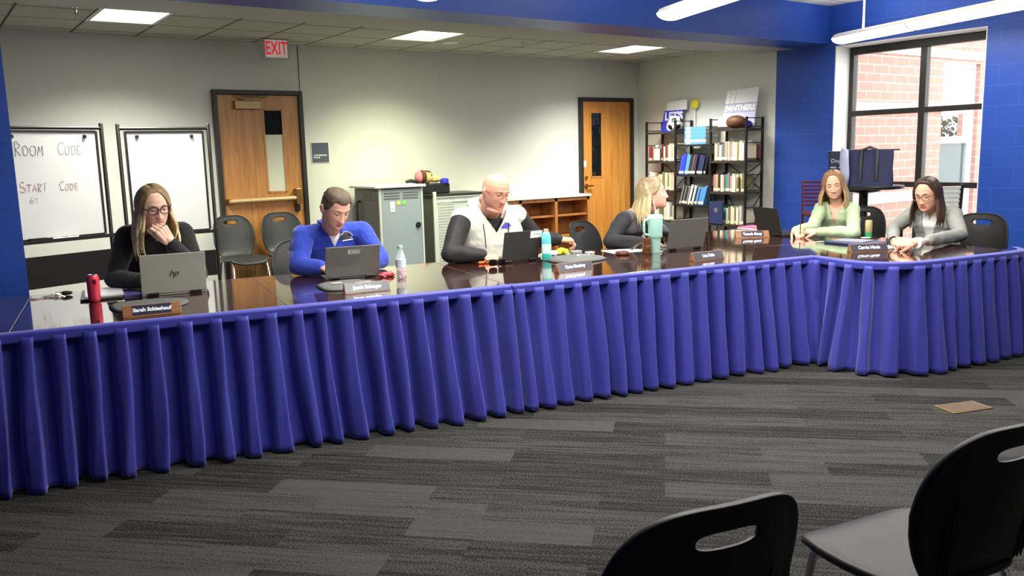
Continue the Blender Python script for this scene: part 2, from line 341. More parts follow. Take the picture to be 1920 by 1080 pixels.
# ------------------------------------------------------------------ pendant lights of the front room
m_pend = mat('pendant_housing_white', (238,238,238), .4, vary=.01); m_pdif = emis_mat('pendant_diffuser', (255,253,248), 4.5)
PD = Vector((-.30,-.954,0)).normalized()
def pendant(end, length, lab, energy, rod=.35):
    t = thing('pendant_light', lab, 'pendant light', end, math.atan2(PD.y,PD.x), group='linear pendant lights hung from the front ceiling')
    n = 12; prof = [(math.cos(PI+PI*j/n)*.13, math.sin(PI+PI*j/n)*.06) for j in range(n+1)]
    d = MB(); rows = [[(x, y, z) for y, z in prof] for x in (0,.02,length/2,length)]; d.grid(rows)
    d.add([(0,0,0)]+[(0,y,z) for y, z in prof], [(0,i+1,i+2) for i in range(n)])
    d.build('diffuser', m_pdif, t, smooth=50)
    hs = MB(); hs.prism([(-.13,0),(.13,0),(.10,.035),(.05,.055),(-.05,.055),(-.10,.035)], 0, length, frame((0,0,0),(0,1,0),(0,0,1))); hs.build('housing', m_pend, t)
    jr = MB(); jr.tube([(1.1,y*1.02,z*1.02-.001) for y, z in prof], .004, 6); jr.build('joint_ring', m_frame, t)
    for x in (rod, length-.35):
        MB().cyl((x,0,.055),(x,0,ZU-end[2]),.011,n=8).build('suspension_rod', m_pend, t, smooth=50)
    li = bpy.data.lights.new('pendant_lamp', 'AREA'); li.shape = 'RECTANGLE'; li.size = length*.96; li.size_y = .2; li.energy = energy; li.color = lin((255,252,246))
    lo = bpy.data.objects.new('lamp', li); C.objects.link(lo); lo.parent = t; lo.location = (length/2,0,-.064)
    l2 = bpy.data.lights.new('added_fill_lamp', 'AREA'); l2.shape = 'RECTANGLE'; l2.size = length*.96; l2.size_y = .06; l2.energy = energy*.75; l2.color = li.color  # added fill lamp facing up, brightens the blue header and ceiling
    lo = bpy.data.objects.new('added_fill', l2); C.objects.link(lo); lo.parent = t; lo.location = (length/2,0,.058); lo.rotation_euler = (PI,0,0)
PZ = 2.66
pendant(tuple(onz(1577,76,PZ-.02).xy)+(PZ,), 4.2, 'long white pendant light hanging in front of the window', 52)
pendant(tuple(onz(1256,30,PZ-.02).xy)+(PZ,), 4.2, 'white pendant light cut by the top edge, left of the window light', 130)
pendant(tuple(onz(800,3,PZ-.06).xy)+(PZ,), 4.2, 'white pendant light with only its rounded tip showing at top centre', 130)
# ------------------------------------------------------------------ window and the world outside
XW = 9.30
wn = struct(thing('window_1', '', '')); del wn['label']; del wn['category']
f = MB(); ya, yb = WY0+.013, WY1-.013; za, zb = WZ0+.013, WZ1-.013; T = .055
f.bx(XW,XW+.09,ya,ya+T,za,zb); f.bx(XW,XW+.09,yb-T,yb,za,zb); f.bx(XW,XW+.09,ya+T,yb-T,zb-.085,zb); f.bx(XW,XW+.09,ya+T,yb-T,za,za+.06)
f.build('window_frame', m_frame, wn, bevel=.004)
ym = 5.245
MB().bx(XW,XW+.085,ym-.037,ym+.037,za+.06,zb-.085).build('mullion', m_frame, wn, bevel=.004)
for zz in (1.86,1.03):
    f = MB(); f.bx(XW,XW+.085,ya+T,ym-.037,zz-.03,zz+.03); f.bx(XW,XW+.085,ym+.037,yb-T,zz-.03,zz+.03); f.build('transom', m_frame, wn, bevel=.004)
mg, nt, bb = newmat('clear_glass'); bb.inputs['Base Color'].default_value = (1,1,1,1); bb.inputs['Alpha'].default_value = .06; bb.inputs['Roughness'].default_value = .02; m_glass = mg
for (p,q) in ((ya+T,ym-.037),(ym+.037,yb-T)):
    for (z0,z1) in ((za+.06,1.0),(1.06,1.83),(1.89,zb-.085)): MB().bx(XW+.05,XW+.056,p,q,z0,z1).build('glass_pane', m_glass, wn)
# brick wing of the building across the corner
m_brk = brick_mat('red_brick', (0,2), (198,138,120), (174,130,116), (210,178,162), .33, .115, .008, .85, bump=.4, vary=0)
YBR = 6.62
bwg = thing('brick_building', 'red brick wing with pale stone bands seen through the window', 'building', (0,0,0))
x0w, x1w = onY(1768,170,YBR).x, onY(1836,170,YBR).x
zt, zb_ = onY(1780,115,YBR).z, .2
f = MB(); f.bx(9.62,x0w,YBR,YBR+.3,-.3,6); f.bx(x1w,18,YBR,YBR+.3,-.3,6); f.bx(x0w,x1w,YBR,YBR+.3,zt,6); f.bx(x0w,x1w,YBR,YBR+.3,-.3,zb_)
f.build('brick_wall', m_brk, bwg)
m_stone = mat('pale_stone_band', (236,230,220), .8, vary=.03)
for p, q, nm in (((1700,86),(1700,103),'stone_band'),((1660,193),(1660,208),'stone_band'),((1640,362),(1640,382),'stone_band')):
    zz0, zz1 = onY(*q,YBR).z, onY(*p,YBR).z; xe = 18 if p[1] < 100 else x0w
    MB().bx(9.62,xe-.001,YBR-.02,YBR+.0,zz0,zz1).build(nm, m_stone, bwg)
wf = MB(); m_alu = mat('pale_aluminium', (214,218,226), .4, vary=.02)
wf.bx(x0w,x0w+.06,YBR+.06,YBR+.14,zb_,zt); wf.bx(x1w-.16,x1w,YBR+.06,YBR+.14,zb_,zt); wf.bx(x0w+.06,x1w-.16,YBR+.06,YBR+.14,zt-.07,zt)
zs1 = onY(1795,262,YBR).z; zs2 = onY(1795,210,YBR).z; wf.bx(x0w+.06,x1w-.16,YBR+.04,YBR+.14,zs1-.05,zs1+.05); wf.bx(x0w+.06,x1w-.16,YBR+.06,YBR+.14,zs2-.02,zs2+.02)
wo = wf.build('window_frame', m_alu, bwg)
MB().bx(x0w+.06,x1w-.16,YBR+.1,YBR+.11,zs2+.02,zt-.07).build('window_shade', mat('white_shade', (245,245,242), .8), wo)
MB().bx(x0w+.06,x1w-.16,YBR+.1,YBR+.11,zb_,zs1-.05).build('lower_pane', mat('grey_green_pane', (70,86,82), .08, vary=.4, vscale=1.2), wo)
# leaves added behind the far window, standing in for greenery reflected in it
m_leaf = mat('reflected_leaf', (58,72,40), .7, vary=.4, vscale=8)
hg = MB(); zh = onY(1795,230,7.3).z
for k in range(2200):
    c = Vector((x0w+.1+rng.random()*(x1w-x0w+1.0), 7.2+rng.random()*.5, -.14+rng.random()*(zh+.22)))
    a = Vector(rng.normal(size=3)).normalized(); u = a.orthogonal().normalized(); v = a.cross(u); sz = .055
    hg.add([c-u*sz, c+v*sz*.5, c+u*sz, c-v*sz*.5], [(0,1,2,3)])
tag(hg.build('foliage', m_leaf), 'green hedge standing in for a reflection in the window of the brick wing', 'foliage')
struct(MB().bx(9.6,30,-12,20,-.4,-.15).build('ground_outside', mat('paving_outside', (205,200,190), .9, vary=.05)))
wd = bpy.data.worlds.new('world'); bpy.context.scene.world = wd; wd.use_nodes = True
bg = wd.node_tree.nodes['Background']; bg.inputs[0].default_value = (.93,.97,1,1); bg.inputs[1].default_value = 4.6
struct(MB().bx(-1.05,XR+.32,YB,BW+.15,3.2,3.3).build('ceiling_sky_block', m_white))  # unseen slab added over the alcove to keep sky light out
# ------------------------------------------------------------------ whiteboard easels
m_wb = mat('whiteboard', (238,240,236), .22, vary=.01)
m_ink1 = mat('dry_marker_grey', (120,120,124), .6, vary=.2); m_ink2 = mat('dry_marker_red', (196,118,112), .6, vary=.2)
def easel(lab, TL, TR, BLz, w_in, dark_panel, ox):
    """TL/TR: world xy of the left/right post; board between them"""
    TL, TR = Vector(TL), Vector(TR); u = (TR-TL).normalized(); Lw = (TR-TL).length; n = Vector((u.y,-u.x,0))
    t = thing('whiteboard_easel', lab, 'whiteboard', TL, math.atan2(u.y,u.x), group='rolling whiteboards by the back wall')
    zt = 1.84
    for x in (0, Lw):
        p = MB(); p.tube([(x,0,.04),(x,0,zt-.01),(x,0,zt)], [.017,.017,.010], 12); p.build('post', m_black, t, smooth=50)
        fo = MB(); fo.tube([(x,-.28,.035),(x,.25,.035)], .016, 8); fo.build('foot', m_black, t, smooth=50)
        for y in (-.27,.24):
            c_ = MB(); c_.cyl((x-.012,y,.0195),(x+.012,y,.0195),.0192,n=14); c_.build('caster', m_blkpl, t, smooth=50)
    MB().tube([(0,0,zt-.045),(Lw,0,zt-.045)], .014, 8).build('top_rail', m_black, t, smooth=50)
    b0, b1 = .06, Lw-.06
    MB().bx(b0,b1,-.012,.012,BLz,zt-.075).build('board', m_wb, t)
    f = MB()
    f.bx(b0-.012,b0+.006,-.018,.018,BLz,zt-.07); f.bx(b1-.006,b1+.012,-.018,.018,BLz,zt-.07); f.bx(b0,b1,-.018,.018,zt-.085,zt-.065); f.bx(b0,b1,-.018,.018,BLz-.012,BLz+.008)
    f.build('board_frame', m_black, t)
    tr = MB(); tr.bx(.017,Lw-.017,-.08,-.005,BLz-.03,BLz-.012); tr.bx(.017,Lw-.017,-.085,-.078,BLz-.03,BLz-.0); tr.build('marker_tray', m_black, t)
    for x in (b0+.09, b1-.1):
        h = MB(); h.lathe([(.012,0),(.018,.008),(.012,.016)], n=12); h.v = [(a+x, -c-.012, d+zt-.115) for a, d, c in h.v]; h.build('flipchart_hook', m_black, t, smooth=40)
    MB().bx(.02,Lw-.02,-.008,.008,dark_panel[0],dark_panel[1]).build('lower_panel', m_black, t)
    for x in (.03, Lw-.03):
        pass
    return t, n
# left easel: right post at px (188,230)->; left post hidden by the blue pier
A_R = onY(188,228,8.05); A_L = onY(-22,233,7.75)
e1_, _n = easel('rolling whiteboard with ROOM CODE and START CODE handwriting, beside blue pier', (A_L.x,7.75,0), (A_R.x,8.05,0), .90, 0, (.50,.76), 0)
Lw = (A_R.xy-A_L.xy).length
arcp = lambda cx, cy, rx, ry, a0, a1, n=12: [(cx+rx*math.cos(R(a0+(a1-a0)*i/n)), cy+ry*math.sin(R(a0+(a1-a0)*i/n))) for i in range(n+1)]
STK = {'R':[[(.1,0),(.12,1)],[(.05,.98)]+arcp(.2,.76,.5,.24,80,-90)+[(.75,0)]],'O':[arcp(.45,.5,.42,.5,95,450)],'M':[[(0,0),(.15,1),(.45,.35),(.8,1),(.95,0)]],'C':[arcp(.5,.5,.45,.5,50,310)],'D':[[(.1,0),(.1,1)]+arcp(.15,.5,.65,.5,90,-90)+[(.1,0)]],'E':[[(.75,.97),(.12,1),(.1,0),(.78,.03)],[(.1,.52),(.6,.54)]],
 'S':[arcp(.42,.74,.34,.25,40,270)+arcp(.42,.25,.36,.25,90,-150)],'T':[[(.0,1),(.9,.98)],[(.45,.98),(.44,0)]],'A':[[(0,0),(.42,1),(.85,0)],[(.18,.38),(.66,.4)]],'6':[[(.65,1),(.3,.72),(.12,.32)]+arcp(.45,.28,.33,.28,175,530)],'7':[[(.05,.95),(.8,1),(.35,0)]]}
def scrawl(word, x, z, h, m_, seed, adv, th):
    r_ = np.random.default_rng(seed); b = MB()
    for i, ch in enumerate(word):
        hh = h if i == 0 else h*.72
        for st in STK[ch]:
            pts = [(x+(px*.62+py*.06)*hh+.003*r_.normal(), -.0128, z+(py*hh)+.003*r_.normal()) for px, py in st]
            b.tube(pts, th, 5)
        x += adv*(1.12 if i == 0 else .92)
    b.build('handwriting', m_, e1_)
scrawl('ROOM', .155, 1.575, .105, m_ink1, 3, .062, .0022); scrawl('CODE', .50, 1.578, .10, m_ink1, 5, .054, .0014)
scrawl('START', .17, 1.285, .085, m_ink2, 8, .046, .0020); scrawl('CODE', .485, 1.285, .075, m_ink2, 9, .042, .0018)
scrawl('67', .235, 1.19, .06, m_ink2, 4, .036, .0014)
for k, (x, c_, l_) in enumerate(((.25,m_black,.13),(.42,m_paper,.1),(.53,m_paper,.1))):
    mk = MB()
    if k == 0: mk.bx(x-l_/2,x+l_/2,-.07,-.03,.8882,.915)
    else: mk.cyl((x-l_/2,-.05,.898),(x+l_/2,-.05,.898),.009,n=10)
    mk.v = [tuple(Matrix.Translation((A_L.x,7.75,0))@Matrix.Rotation(math.atan2(A_R.y-A_L.y,A_R.x-A_L.x),4,'Z')@Vector(v)) for v in mk.v]
    o = mk.build('whiteboard_eraser' if k == 0 else 'whiteboard_marker', c_, smooth=40 if k else None)
    tag(o, ['black eraser on the tray of the whiteboard with handwriting','white marker next to the eraser on the whiteboard tray','white marker at the right end of the whiteboard tray'][k], ['eraser','marker','marker'][k])
B_L = onY(219,228,8.2); B_R = onY(389,230,8.2)
easel('blank rolling whiteboard behind the blonde woman in black', (B_L.x,8.2,0), (B_R.x,8.2,0), .86, 0, (.42,.66), 0)
# ------------------------------------------------------------------ low wooden bookshelf along the back wall
sx0, sx1, sy0 = 5.98, 7.77, 9.15; zt = .905
t = thing('low_bookshelf', 'low wooden open bookshelf with white top against the back wall', 'bookshelf', (0,0,0))
MB().bx(sx0-.02,sx1+.02,sy0-.02,BW-.003,zt-.03,zt).build('countertop', mat('cream_laminate', (226,222,206), .35, vary=.02), t, bevel=.004)
c_ = MB(); bt = .022
c_.bx(sx0,sx1,BW-.02,BW-.004,.02,zt-.03); c_.bx(sx0,sx1,sy0+.0,BW-.02,.06,.085)
c_.bx(sx0,sx1,sy0,sy0+.02,zt-.075,zt-.03)
c_.build('carcass', m_shelfwood, t)
divs = [sx0+bt/2, sx0+.6, sx0+1.2, sx1-bt/2]
for x in divs: MB().bx(x-.024,x+.024,sy0,BW-.02,.0,zt-.03).build('upright', m_shelfwood, t)
for i in range(3):
    for z in (.345,.63): MB().bx(divs[i]+.025,divs[i+1]-.025,sy0+.008,BW-.021,z-.011,z+.011).build('shelf', m_shelfwood, t)
ls = thing('literature_holder', 'clear white bent sign holder standing on the low bookshelf', 'sign holder', (6.12,9.32,.9055))
w = MB(); w.tube([(-.13,0,.004),(-.13,0,.085),(.14,0,.085),(.14,0,.004)], .006, 8); w.build('wire_frame', m_white, ls, smooth=50)
MB().bx(-.14,.15,-.05,.05,0,.004).build('base', m_white, ls)
# ------------------------------------------------------------------ charging carts
m_cart = mat('cart_blue_grey', (150,160,166), .42, metal=.15, vary=.03); m_cartd = mat('cart_dark_grey', (96,96,88), .5, vary=.04); m_cartl = mat('cart_light_grey', (196,200,194), .45, vary=.02)
cx0, cx1, cyf = 4.335, 4.845, 8.72
cxl = 3.99+.28
t = thing('charging_cart', 'tall grey charging cabinet on casters behind the man in blue', 'charging cart', (0,0,0))
b_ = MB(); b_.bx(cx0-.03,cx1+.02,cyf+.02,cyf+.64,.13,1.13); b_.build('cabinet_body', m_cartd, t, bevel=.006)
d_ = MB(); d_.bx(cx0-.005,cx1-.005,cyf-.005,cyf+.019,.17,1.12); d_.build('door', m_cart, t, bevel=.004)
for q in ((cx0-.03,cx0-.008),(cx1-.002,cx1+.02)): MB().bx(q[0],q[1],cyf-.008,cyf+.019,.15,1.13).build('corner_post', m_cartl, t)
for z in (1.08,1.05,1.02):
    for x in (cx0+.03, cx0+.27): MB().bx(x,x+.2,cyf-.009,cyf-.005,z-.006,z+.006).build('vent_louver', m_cartd, t)
for z in (1.06,1.03,1.0): MB().bx(cx0-.0335,cx0-.0298,cyf+.2,cyf+.4,z-.005,z+.005).build('vent_louver', m_frame, t)
tp = MB(); tp.prism([(cx0-.09,cyf-.03),(cx1+.06,cyf-.03),(cx1+.06,cyf+.66),(cx0-.09,cyf+.66)], 1.135, 1.165); tp.build('top_tray', mat('cart_top', (208,208,196), .45, vary=.02), t, bevel=.01)
hk = MB(); hk.tube([(cx0-.03,cyf+.5,.98),(cx0-.075,cyf+.5,.97),(cx0-.075,cyf+.5,.62)], .016, 8); hk.build('side_handle', m_black, t, smooth=50)
hl = MB(); hl.cyl((cx1-.055,cyf-.004,.70),(cx1-.055,cyf-.02,.70),.034,n=24); hl.build('lock_handle', m_black, t, smooth=40, bevel=.003)
MB().bx(cx0+.1,cx0+.165,cyf-.008,cyf-.0052,.86,.985).build('door_label', mat('label_grey', (188,192,196), .6), t)
MB().bx(cx0+.108,cx0+.157,cyf-.0092,cyf-.0082,.915,.975).build('label_card', m_paper, t)
MB().bx(cx0+.19,cx0+.235,cyf-.008,cyf-.0052,.945,.985).build('yellow_sticker', mat('sticker_yellow', (206,206,90), .6), t)
MB().bx(cx0+.26,cx0+.305,cyf-.008,cyf-.0052,.945,.985).build('green_sticker', mat('sticker_green', (128,206,96), .6), t)
for x in (cx0+.05,cx1-.06):
    for y in (cyf+.08,cyf+.56):
        k = MB(); k.cyl((x-.015,y,.05),(x+.015,y,.05),.0495,n=16); k.bx(x-.02,x+.02,y-.02,y+.02,.09,.131); k.build('caster', m_blkpl, t, smooth=40)
t = thing('perforated_cart', 'light grey charging cart with perforated door next to the tall cabinet', 'charging cart', (0,0,0))
px0, px1, pyf = 5.10, 5.90, 8.86
MB().bx(px0,px1,pyf+.02,pyf+.58,.1,1.0).build('cabinet_body', m_cartd, t, bevel=.006)
m_perf, nt, bb = newmat('perforated_metal')
mp = swz(nt, (0,2)); br = nt.nodes.new('ShaderNodeTexBrick'); br.offset = .0; br.inputs['Scale'].default_value = 1; br.inputs['Brick Width'].default_value = .019; br.inputs['Row Height'].default_value = .034; br.inputs['Mortar Size'].default_value = .0055; br.inputs['Mortar Smooth'].default_value = .2
br.inputs['Color1'].default_value = br.inputs['Color2'].default_value = (*lin((84,86,82)),1); br.inputs['Mortar'].default_value = (*lin((202,206,200)),1)
nt.links.new(mp.outputs[0], br.inputs['Vector']); nt.links.new(br.outputs['Color'], bb.inputs['Base Color']); bb.inputs['Roughness'].default_value = .5
fr = MB(); fr.bx(px0-.01,px0+.03,pyf-.004,pyf+.019,.08,1.06); fr.bx(px0+.03,px1,pyf-.004,pyf+.019,.93,.945); fr.bx(px0+.03,px1,pyf-.004,pyf+.019,.99,1.0); fr.bx(px1-.03,px1,pyf-.004,pyf+.019,.08,.93); fr.build('front_frame', m_cartl, t)
MB().bx(px0+.03,px1-.03,pyf+.004,pyf+.0195,.12,.93).build('door', m_cartl, t)
MB().bx(px0+.05,px0+.27,pyf-.001,pyf+.0035,.13,.92).build('perforated_panel', m_perf, t)
MB().bx(px0+.03,px1-.03,pyf+.003,pyf+.0195,.946,.989).build('perforated_strip', m_perf, t)
MB().bx(px0-.01,px1,pyf,pyf+.6,1.0,1.03).build('top', m_frame, t, bevel=.005)
for x in (px0+.06,px1-.06):
    for y in (pyf+.08,pyf+.5):
        k = MB(); k.cyl((x-.015,y,.045),(x+.015,y,.045),.0448,n=16); k.bx(x-.02,x+.02,y-.02,y+.02,.085,.101); k.build('caster', m_blkpl, t, smooth=40)
# things on top of the carts
bk = MB().box((px0+.18,pyf+.3,1.03+.061),(.3,.26,.12)).build('black_storage_box', m_blkpl, bevel=.012); tag(bk, 'black box on the perforated cart beneath the plush toy', 'box')
bs = MB().lathe([(.05,0),(.055,.02),(.052,.05),(.03,.062),(.001,.065)], (px0+.27,pyf+.20,1.1515), 20).build('blue_tape_roll', mat('blue_item', (52,56,190), .5, vary=.25, vscale=40), smooth=40); tag(bs, 'small bright blue rounded item on the black box', 'container')
cb = MB().tube([(4.80,8.98,1.19),(4.86,8.99,1.20),(4.95,9.0,1.185),(5.0,9.0,1.12),(5.01,9.0,1.04)], [.016,.022,.020,.018,.012], 8).build('black_cable_bundle', m_blkpl, smooth=60); tag(cb, 'black cable bundle drooping off the right edge of the tall cabinet', 'cable')
pt = thing('plush_toy', 'plush toy with pink cap and tan round face lying on the black box', 'plush toy', (px0+.08,pyf+.33,1.152))
m_pl = mat('plush_tan', (226,182,116), .9, bump=.4, bscale=200, sheen=.3); m_plb = mat('plush_brown', (92,52,34), .9, bump=.4, bscale=200); m_plp = mat('plush_pink', (214,124,132), .9, bump=.4, bscale=200)
MB().ell((.02,0,.075),(.085,.08,.074)).ell((.12,-.02,.05),(.09,.05,.04)).build('head', m_pl, pt, smooth=180)
MB().ell((-.045,.0,.085),(.055,.085,.082)).ell((.03,.01,.13),(.05,.06,.03)).build('fringe', m_plb, pt, smooth=180)
MB().ell((-.09,.0,.08),(.05,.07,.078)).build('cap', m_plp, pt, smooth=180)
for y in (-.03,.02): MB().ell((.045,y-.045,.105),(.009,.007,.011)).build('eye', m_black, pt, smooth=180)
MB().capsule((.16,-.06,.045),(.24,-.07,.05),.016,.012).build('arm', m_pl, pt, smooth=180)
# ------------------------------------------------------------------ bookcases along the right alcove wall
BX0, BX1 = 8.68, 8.995
m_shelf = mat('dark_shelf_board', (52,44,40), .5, vary=.1)
def case(lab, y0, y1, shelves, top, ladder=True):
    t = thing('metal_bookcase', lab, 'bookcase', (0,0,0), group='black metal bookcases')
    for x in (BX0, BX1):
        for y in (y0, y1):
            zt_ = top; MB().box((x,y,zt_/2),(.026,.026,zt_)).build('post', m_black, t)
    for z in shelves: MB().bx(BX0+.0131,BX1-.0131,y0-.012,y1+.012,z-.022,z-.002).bx(BX0-.0129,BX0+.0131,y0+.0131,y1-.0131,z-.03,z).bx(BX1-.0131,BX1+.0129,y0+.0131,y1-.0131,z-.03,z).build('shelf', m_shelf, t)
    for y in (y0, y1):
        for z in [top-.014]+[s+.02 for s in shelves]+[s+.22 for s in shelves[:-1]]: MB().bx(BX0+.013,BX1-.013,y-.008,y+.008,z-.006,z+.006).build('end_rung', m_black, t)
    for z0, z1 in ((.1,.9),(.95,1.3)):
        for ya_, yb_ in ((y0,y1),(y1,y0)): MB().tube([(BX1+.004,ya_,z0),(BX1+.004,yb_,z1)], .006, 6).build('cross_brace', m_black, t)
        for y in (y0,y1): MB().tube([(BX0,y,z0),(BX1,y,z1-.1)], .006, 6).build('end_brace', m_black, t)
    return t
YL0, YL1, YR0, YR1 = 8.385, 8.945, 7.165, 7.75
SH = [.12,.505,.925,1.33,1.735]; SM = [.33,.735,1.145,1.55]
case('left black metal bookcase with soccer ball and poster on top', YL0, YL1, SH, 1.885)
case('right black metal bookcase with football and poster on top', YR0, YR1, SH, 1.875)
t = thing('bridging_shelves', 'four black shelves of leaning books bridging the two bookcases', 'shelf', (0,0,0))
for z in SM: MB().bx(BX0+.013,BX1-.013,YR1+.0135,YL0-.0135,z-.022,z-.002).build('shelf', m_shelf, t)
b_ = MB()
for z in SM: b_.bx(BX0-.012,BX0+.012,YR1+.0135,YL0-.0135,z-.026,z-.0005)
b_.build('front_lip', m_black, t)
BC = {'cream':(218,208,176),'white':(226,224,216),'green':(70,110,84),'teal':(64,140,140),'red':(166,50,56),'maroon':(110,44,48),'navy':(40,48,92),'blue':(52,66,196),'sky':(84,140,196),'grey':(120,120,118),'black':(40,38,40),'tan':(186,156,116),'olive':(120,118,78),'brown':(96,72,56),'pink':(196,140,138)}
bm_ = {k: mat('book_cloth_'+k, v, .6, vary=.1, vscale=30) for k, v in BC.items()}
m_lab = mat('spine_label_cream', (232,224,190), .7)
m_page = mat('book_pages', (224,216,196), .8)
ORD = ['first','second','third','fourth','fifth','sixth','seventh','eighth','ninth','tenth','eleventh','twelfth','thirteenth','fourteenth','fifteenth','sixteenth','seventeenth','eighteenth','nineteenth','twentieth']
def book(x, yc, z, h, d, w, colr, lab, grp, lean=0, label=True):
    """spine faces -X; w along Y; lean tilts about X. (yc,z) is the bottom pivot on the shelf"""
    o = MB(); o.mi = 0; t_ = min(.003, w*.2)
    o.bx(0,d,-w/2,-w/2+t_,0,h); o.bx(0,d,w/2-t_,w/2,0,h); o.bx(-.0,t_,-w/2+t_,w/2-t_,0,h); o.mi = 1; o.bx(t_,d-.004,-w/2+t_,w/2-t_,.004,h-.004)
    b = o.build('book', [bm_[colr], m_page], loc=(x,yc,z), rot=(lean,0,0)); tag(b, lab, 'book', grp)
    if label: MB().bx(-.0012,-.0001,-w/2+.001,w/2-.001,.012,.045).build('spine_label', m_lab, b)
    return b
def row(yhi, ylo, z, cols, hr, where, grp, lean=0, w0=.03, gap=.0012, d0=.19):
    """books from left (high Y) to right (low Y)"""
    y = yhi; i = 0
    for cname in cols:
        w = w0*(.75+.5*rng.random()); h = hr[0]+(hr[1]-hr[0])*rng.random()
        eff = w/math.cos(lean)+ (0 if lean == 0 else .0006)
        if y-eff-(h*math.tan(abs(lean)) if lean else 0) < ylo: break
        if lean == 0: yc, zz = y-w/2, z+.0003
        else: yc, zz = y-eff/2-(h*math.sin(-lean) if lean < 0 else 0)*0, z+.0003+abs(math.sin(lean))*w/2
        book(BX0+.03+.03*rng.random(), yc, zz, h, d0, w, cname, '%s book, %s from the left on %s' % (cname, ORD[i], where), grp, lean)
        y -= eff+gap; i += 1
row(YL1-.016, YL0+.016, SH[3], ['red','maroon','cream','brown','white','white','grey','white','maroon','cream','maroon','grey','cream','cream','tan','white','cream'], (.19,.25), 'the upper shelf of the left bookcase', 'books on the upper shelf of the left bookcase')
row(YL1-.016, YL0+.016, SH[2], ['white','cream','white','tan','brown','cream','cream','olive','cream','olive','cream','cream','tan','white','cream'], (.2,.26), 'the middle shelf of the left bookcase', 'books on the middle shelf of the left bookcase', w0=.034)
row(YL1-.016, YL0+.016, SH[1], ['grey','white','grey','cream','white','olive','olive','green','cream','cream','white','grey','cream'], (.2,.27), 'the lower shelf of the left bookcase', 'books on the lower shelf of the left bookcase', w0=.036)
row(YR1-.016, YR0+.016, SH[3], ['cream','cream','grey','white','grey','grey','tan','white','pink','cream','cream','cream','cream','cream','white','cream','cream'], (.2,.25), 'the upper shelf of the right bookcase', 'books on the upper shelf of the right bookcase')
row(YR1-.016, YR0+.016, SH[2], ['pink','tan','black','white','tan','teal','grey','pink','white','cream','cream','brown','cream','olive'], (.19,.25), 'the middle shelf of the right bookcase', 'books on the middle shelf of the right bookcase', w0=.036)
row(YR1-.06, YR0+.016, SH[1], ['white','cream','green','green','teal','white','olive','cream','cream','olive','white','cream','grey','cream'], (.2,.26), 'the lower shelf of the right bookcase', 'books on the lower shelf of the right bookcase', w0=.037)
row(YL0-.03, YR1+.016, SM[2], ['blue','blue','blue','sky','sky','black','black','brown','black','navy','black','navy','black','navy','black'], (.25,.29), 'the upper bridging shelf between the bookcases', 'leaning books on the upper bridging shelf', lean=R(13), w0=.029, d0=.21)
row(YL0-.03, YR1+.016, SM[1], ['grey','black','grey','black','grey','white','black','white','black','sky','sky','sky','sky','sky'], (.22,.28), 'the middle bridging shelf between the bookcases', 'leaning books on the middle bridging shelf', lean=R(17), w0=.029, d0=.21)
# flat stack of blue yearbooks on the top bridging shelf
z = SM[3]+.0005
for i, (h, cn, yy) in enumerate(((.03,'sky',8.05),(.03,'white',8.05),(.028,'sky',8.06),(.05,'sky',8.05),(.05,'sky',8.055),(.045,'sky',8.05))):
    b = MB(); b.mi = 0; b.bx(0,.24,-.18,.2,0,.003); b.bx(0,.24,-.18,.2,h-.003,h); b.bx(0,.003,-.18,.2,.003,h-.003); b.mi = 1; b.bx(.003,.236,-.176,.196,.003,h-.003)
    o = b.build('book', [bm_[cn], m_page], loc=(BX0+.04,yy,z)); tag(o, '%s yearbook lying flat, %s from the bottom of the stack between the bookcases' % (cn, ORD[i]), 'book', 'flat yearbooks stacked between the bookcases')
    MB().bx(-.0012,-.0001,.09,.17,.006,h-.006).build('spine_label', m_txt, o)
    z += h+.0006
fb = MB().box((0,0,.1),(.012,.19,.2)).build('navy_book', [bm_['navy']], loc=(BX0+.08,YR1-.12,SH[1]+.2705), rot=(0,R(0),0)); bpy.data.objects.remove(fb)
# framed items
fr = thing('framed_photo', 'small dark photo frame standing before the books of the left bookcase', 'picture frame', (BX0+.006,YL1-.2,SH[3]+.0005))
MB().bx(0,.012,-.07,.07,0,.19).build('frame', m_shelf, fr); MB().bx(-.0012,-.0002,-.058,.058,.012,.178).build('print', mat('old_print', (206,202,190), .6, vary=.3, vscale=25), fr)
fr = thing('display_book', 'navy book with a pale star shown face out in the right bookcase', 'book', (BX0+.02,YR1-.12,SH[1]+.0005))
fr2 = MB(); fr2.box((.0,0,.33),(.02,.2,.2)); bpy.data.objects.remove(fr)
fr = thing('display_book', 'navy face-out book with a pale star leaning at the left of the right bookcase', 'book', (BX0-.02,YR1-.12,SH[1]+.0005))
MB().bx(.0,.02,-.11,.11,0,.29).build('cover', bm_['navy'], fr)
st = [(math.cos(PI/2+k*PI/5)*(.045 if k%2==0 else .018), math.sin(PI/2+k*PI/5)*(.045 if k%2==0 else .018)) for k in range(10)]
MB().prism(st, .0002, .001, frame((0,0,.18),(0,-1,0),(0,0,1))).build('star', bm_['grey'], fr)
fr = thing('open_frame', 'white document in a dark stand on the top shelf of the right bookcase', 'picture frame', (BX0+.06,YR1-.14,SH[4]+.0005))
MB().bx(0,.015,-.09,.09,0,.03).build('stand', m_shelf, fr); MB().bx(.004,.008,-.075,.075,.03,.14).build('sheet', m_paper, fr)
bx_ = MB().box((BX0+.17,YR1-.1,SH[3]+.28+.06),(.2,.14,.11)); 
bi = MB().bx(BX0+.235,BX0+.29,YR0+.02,YR0+.16,SH[3]+.0005,SH[3]+.0+.2).build('book', [bm_['maroon']]); tag(bi, 'maroon and white book at the right end behind the upper shelf post', 'book')
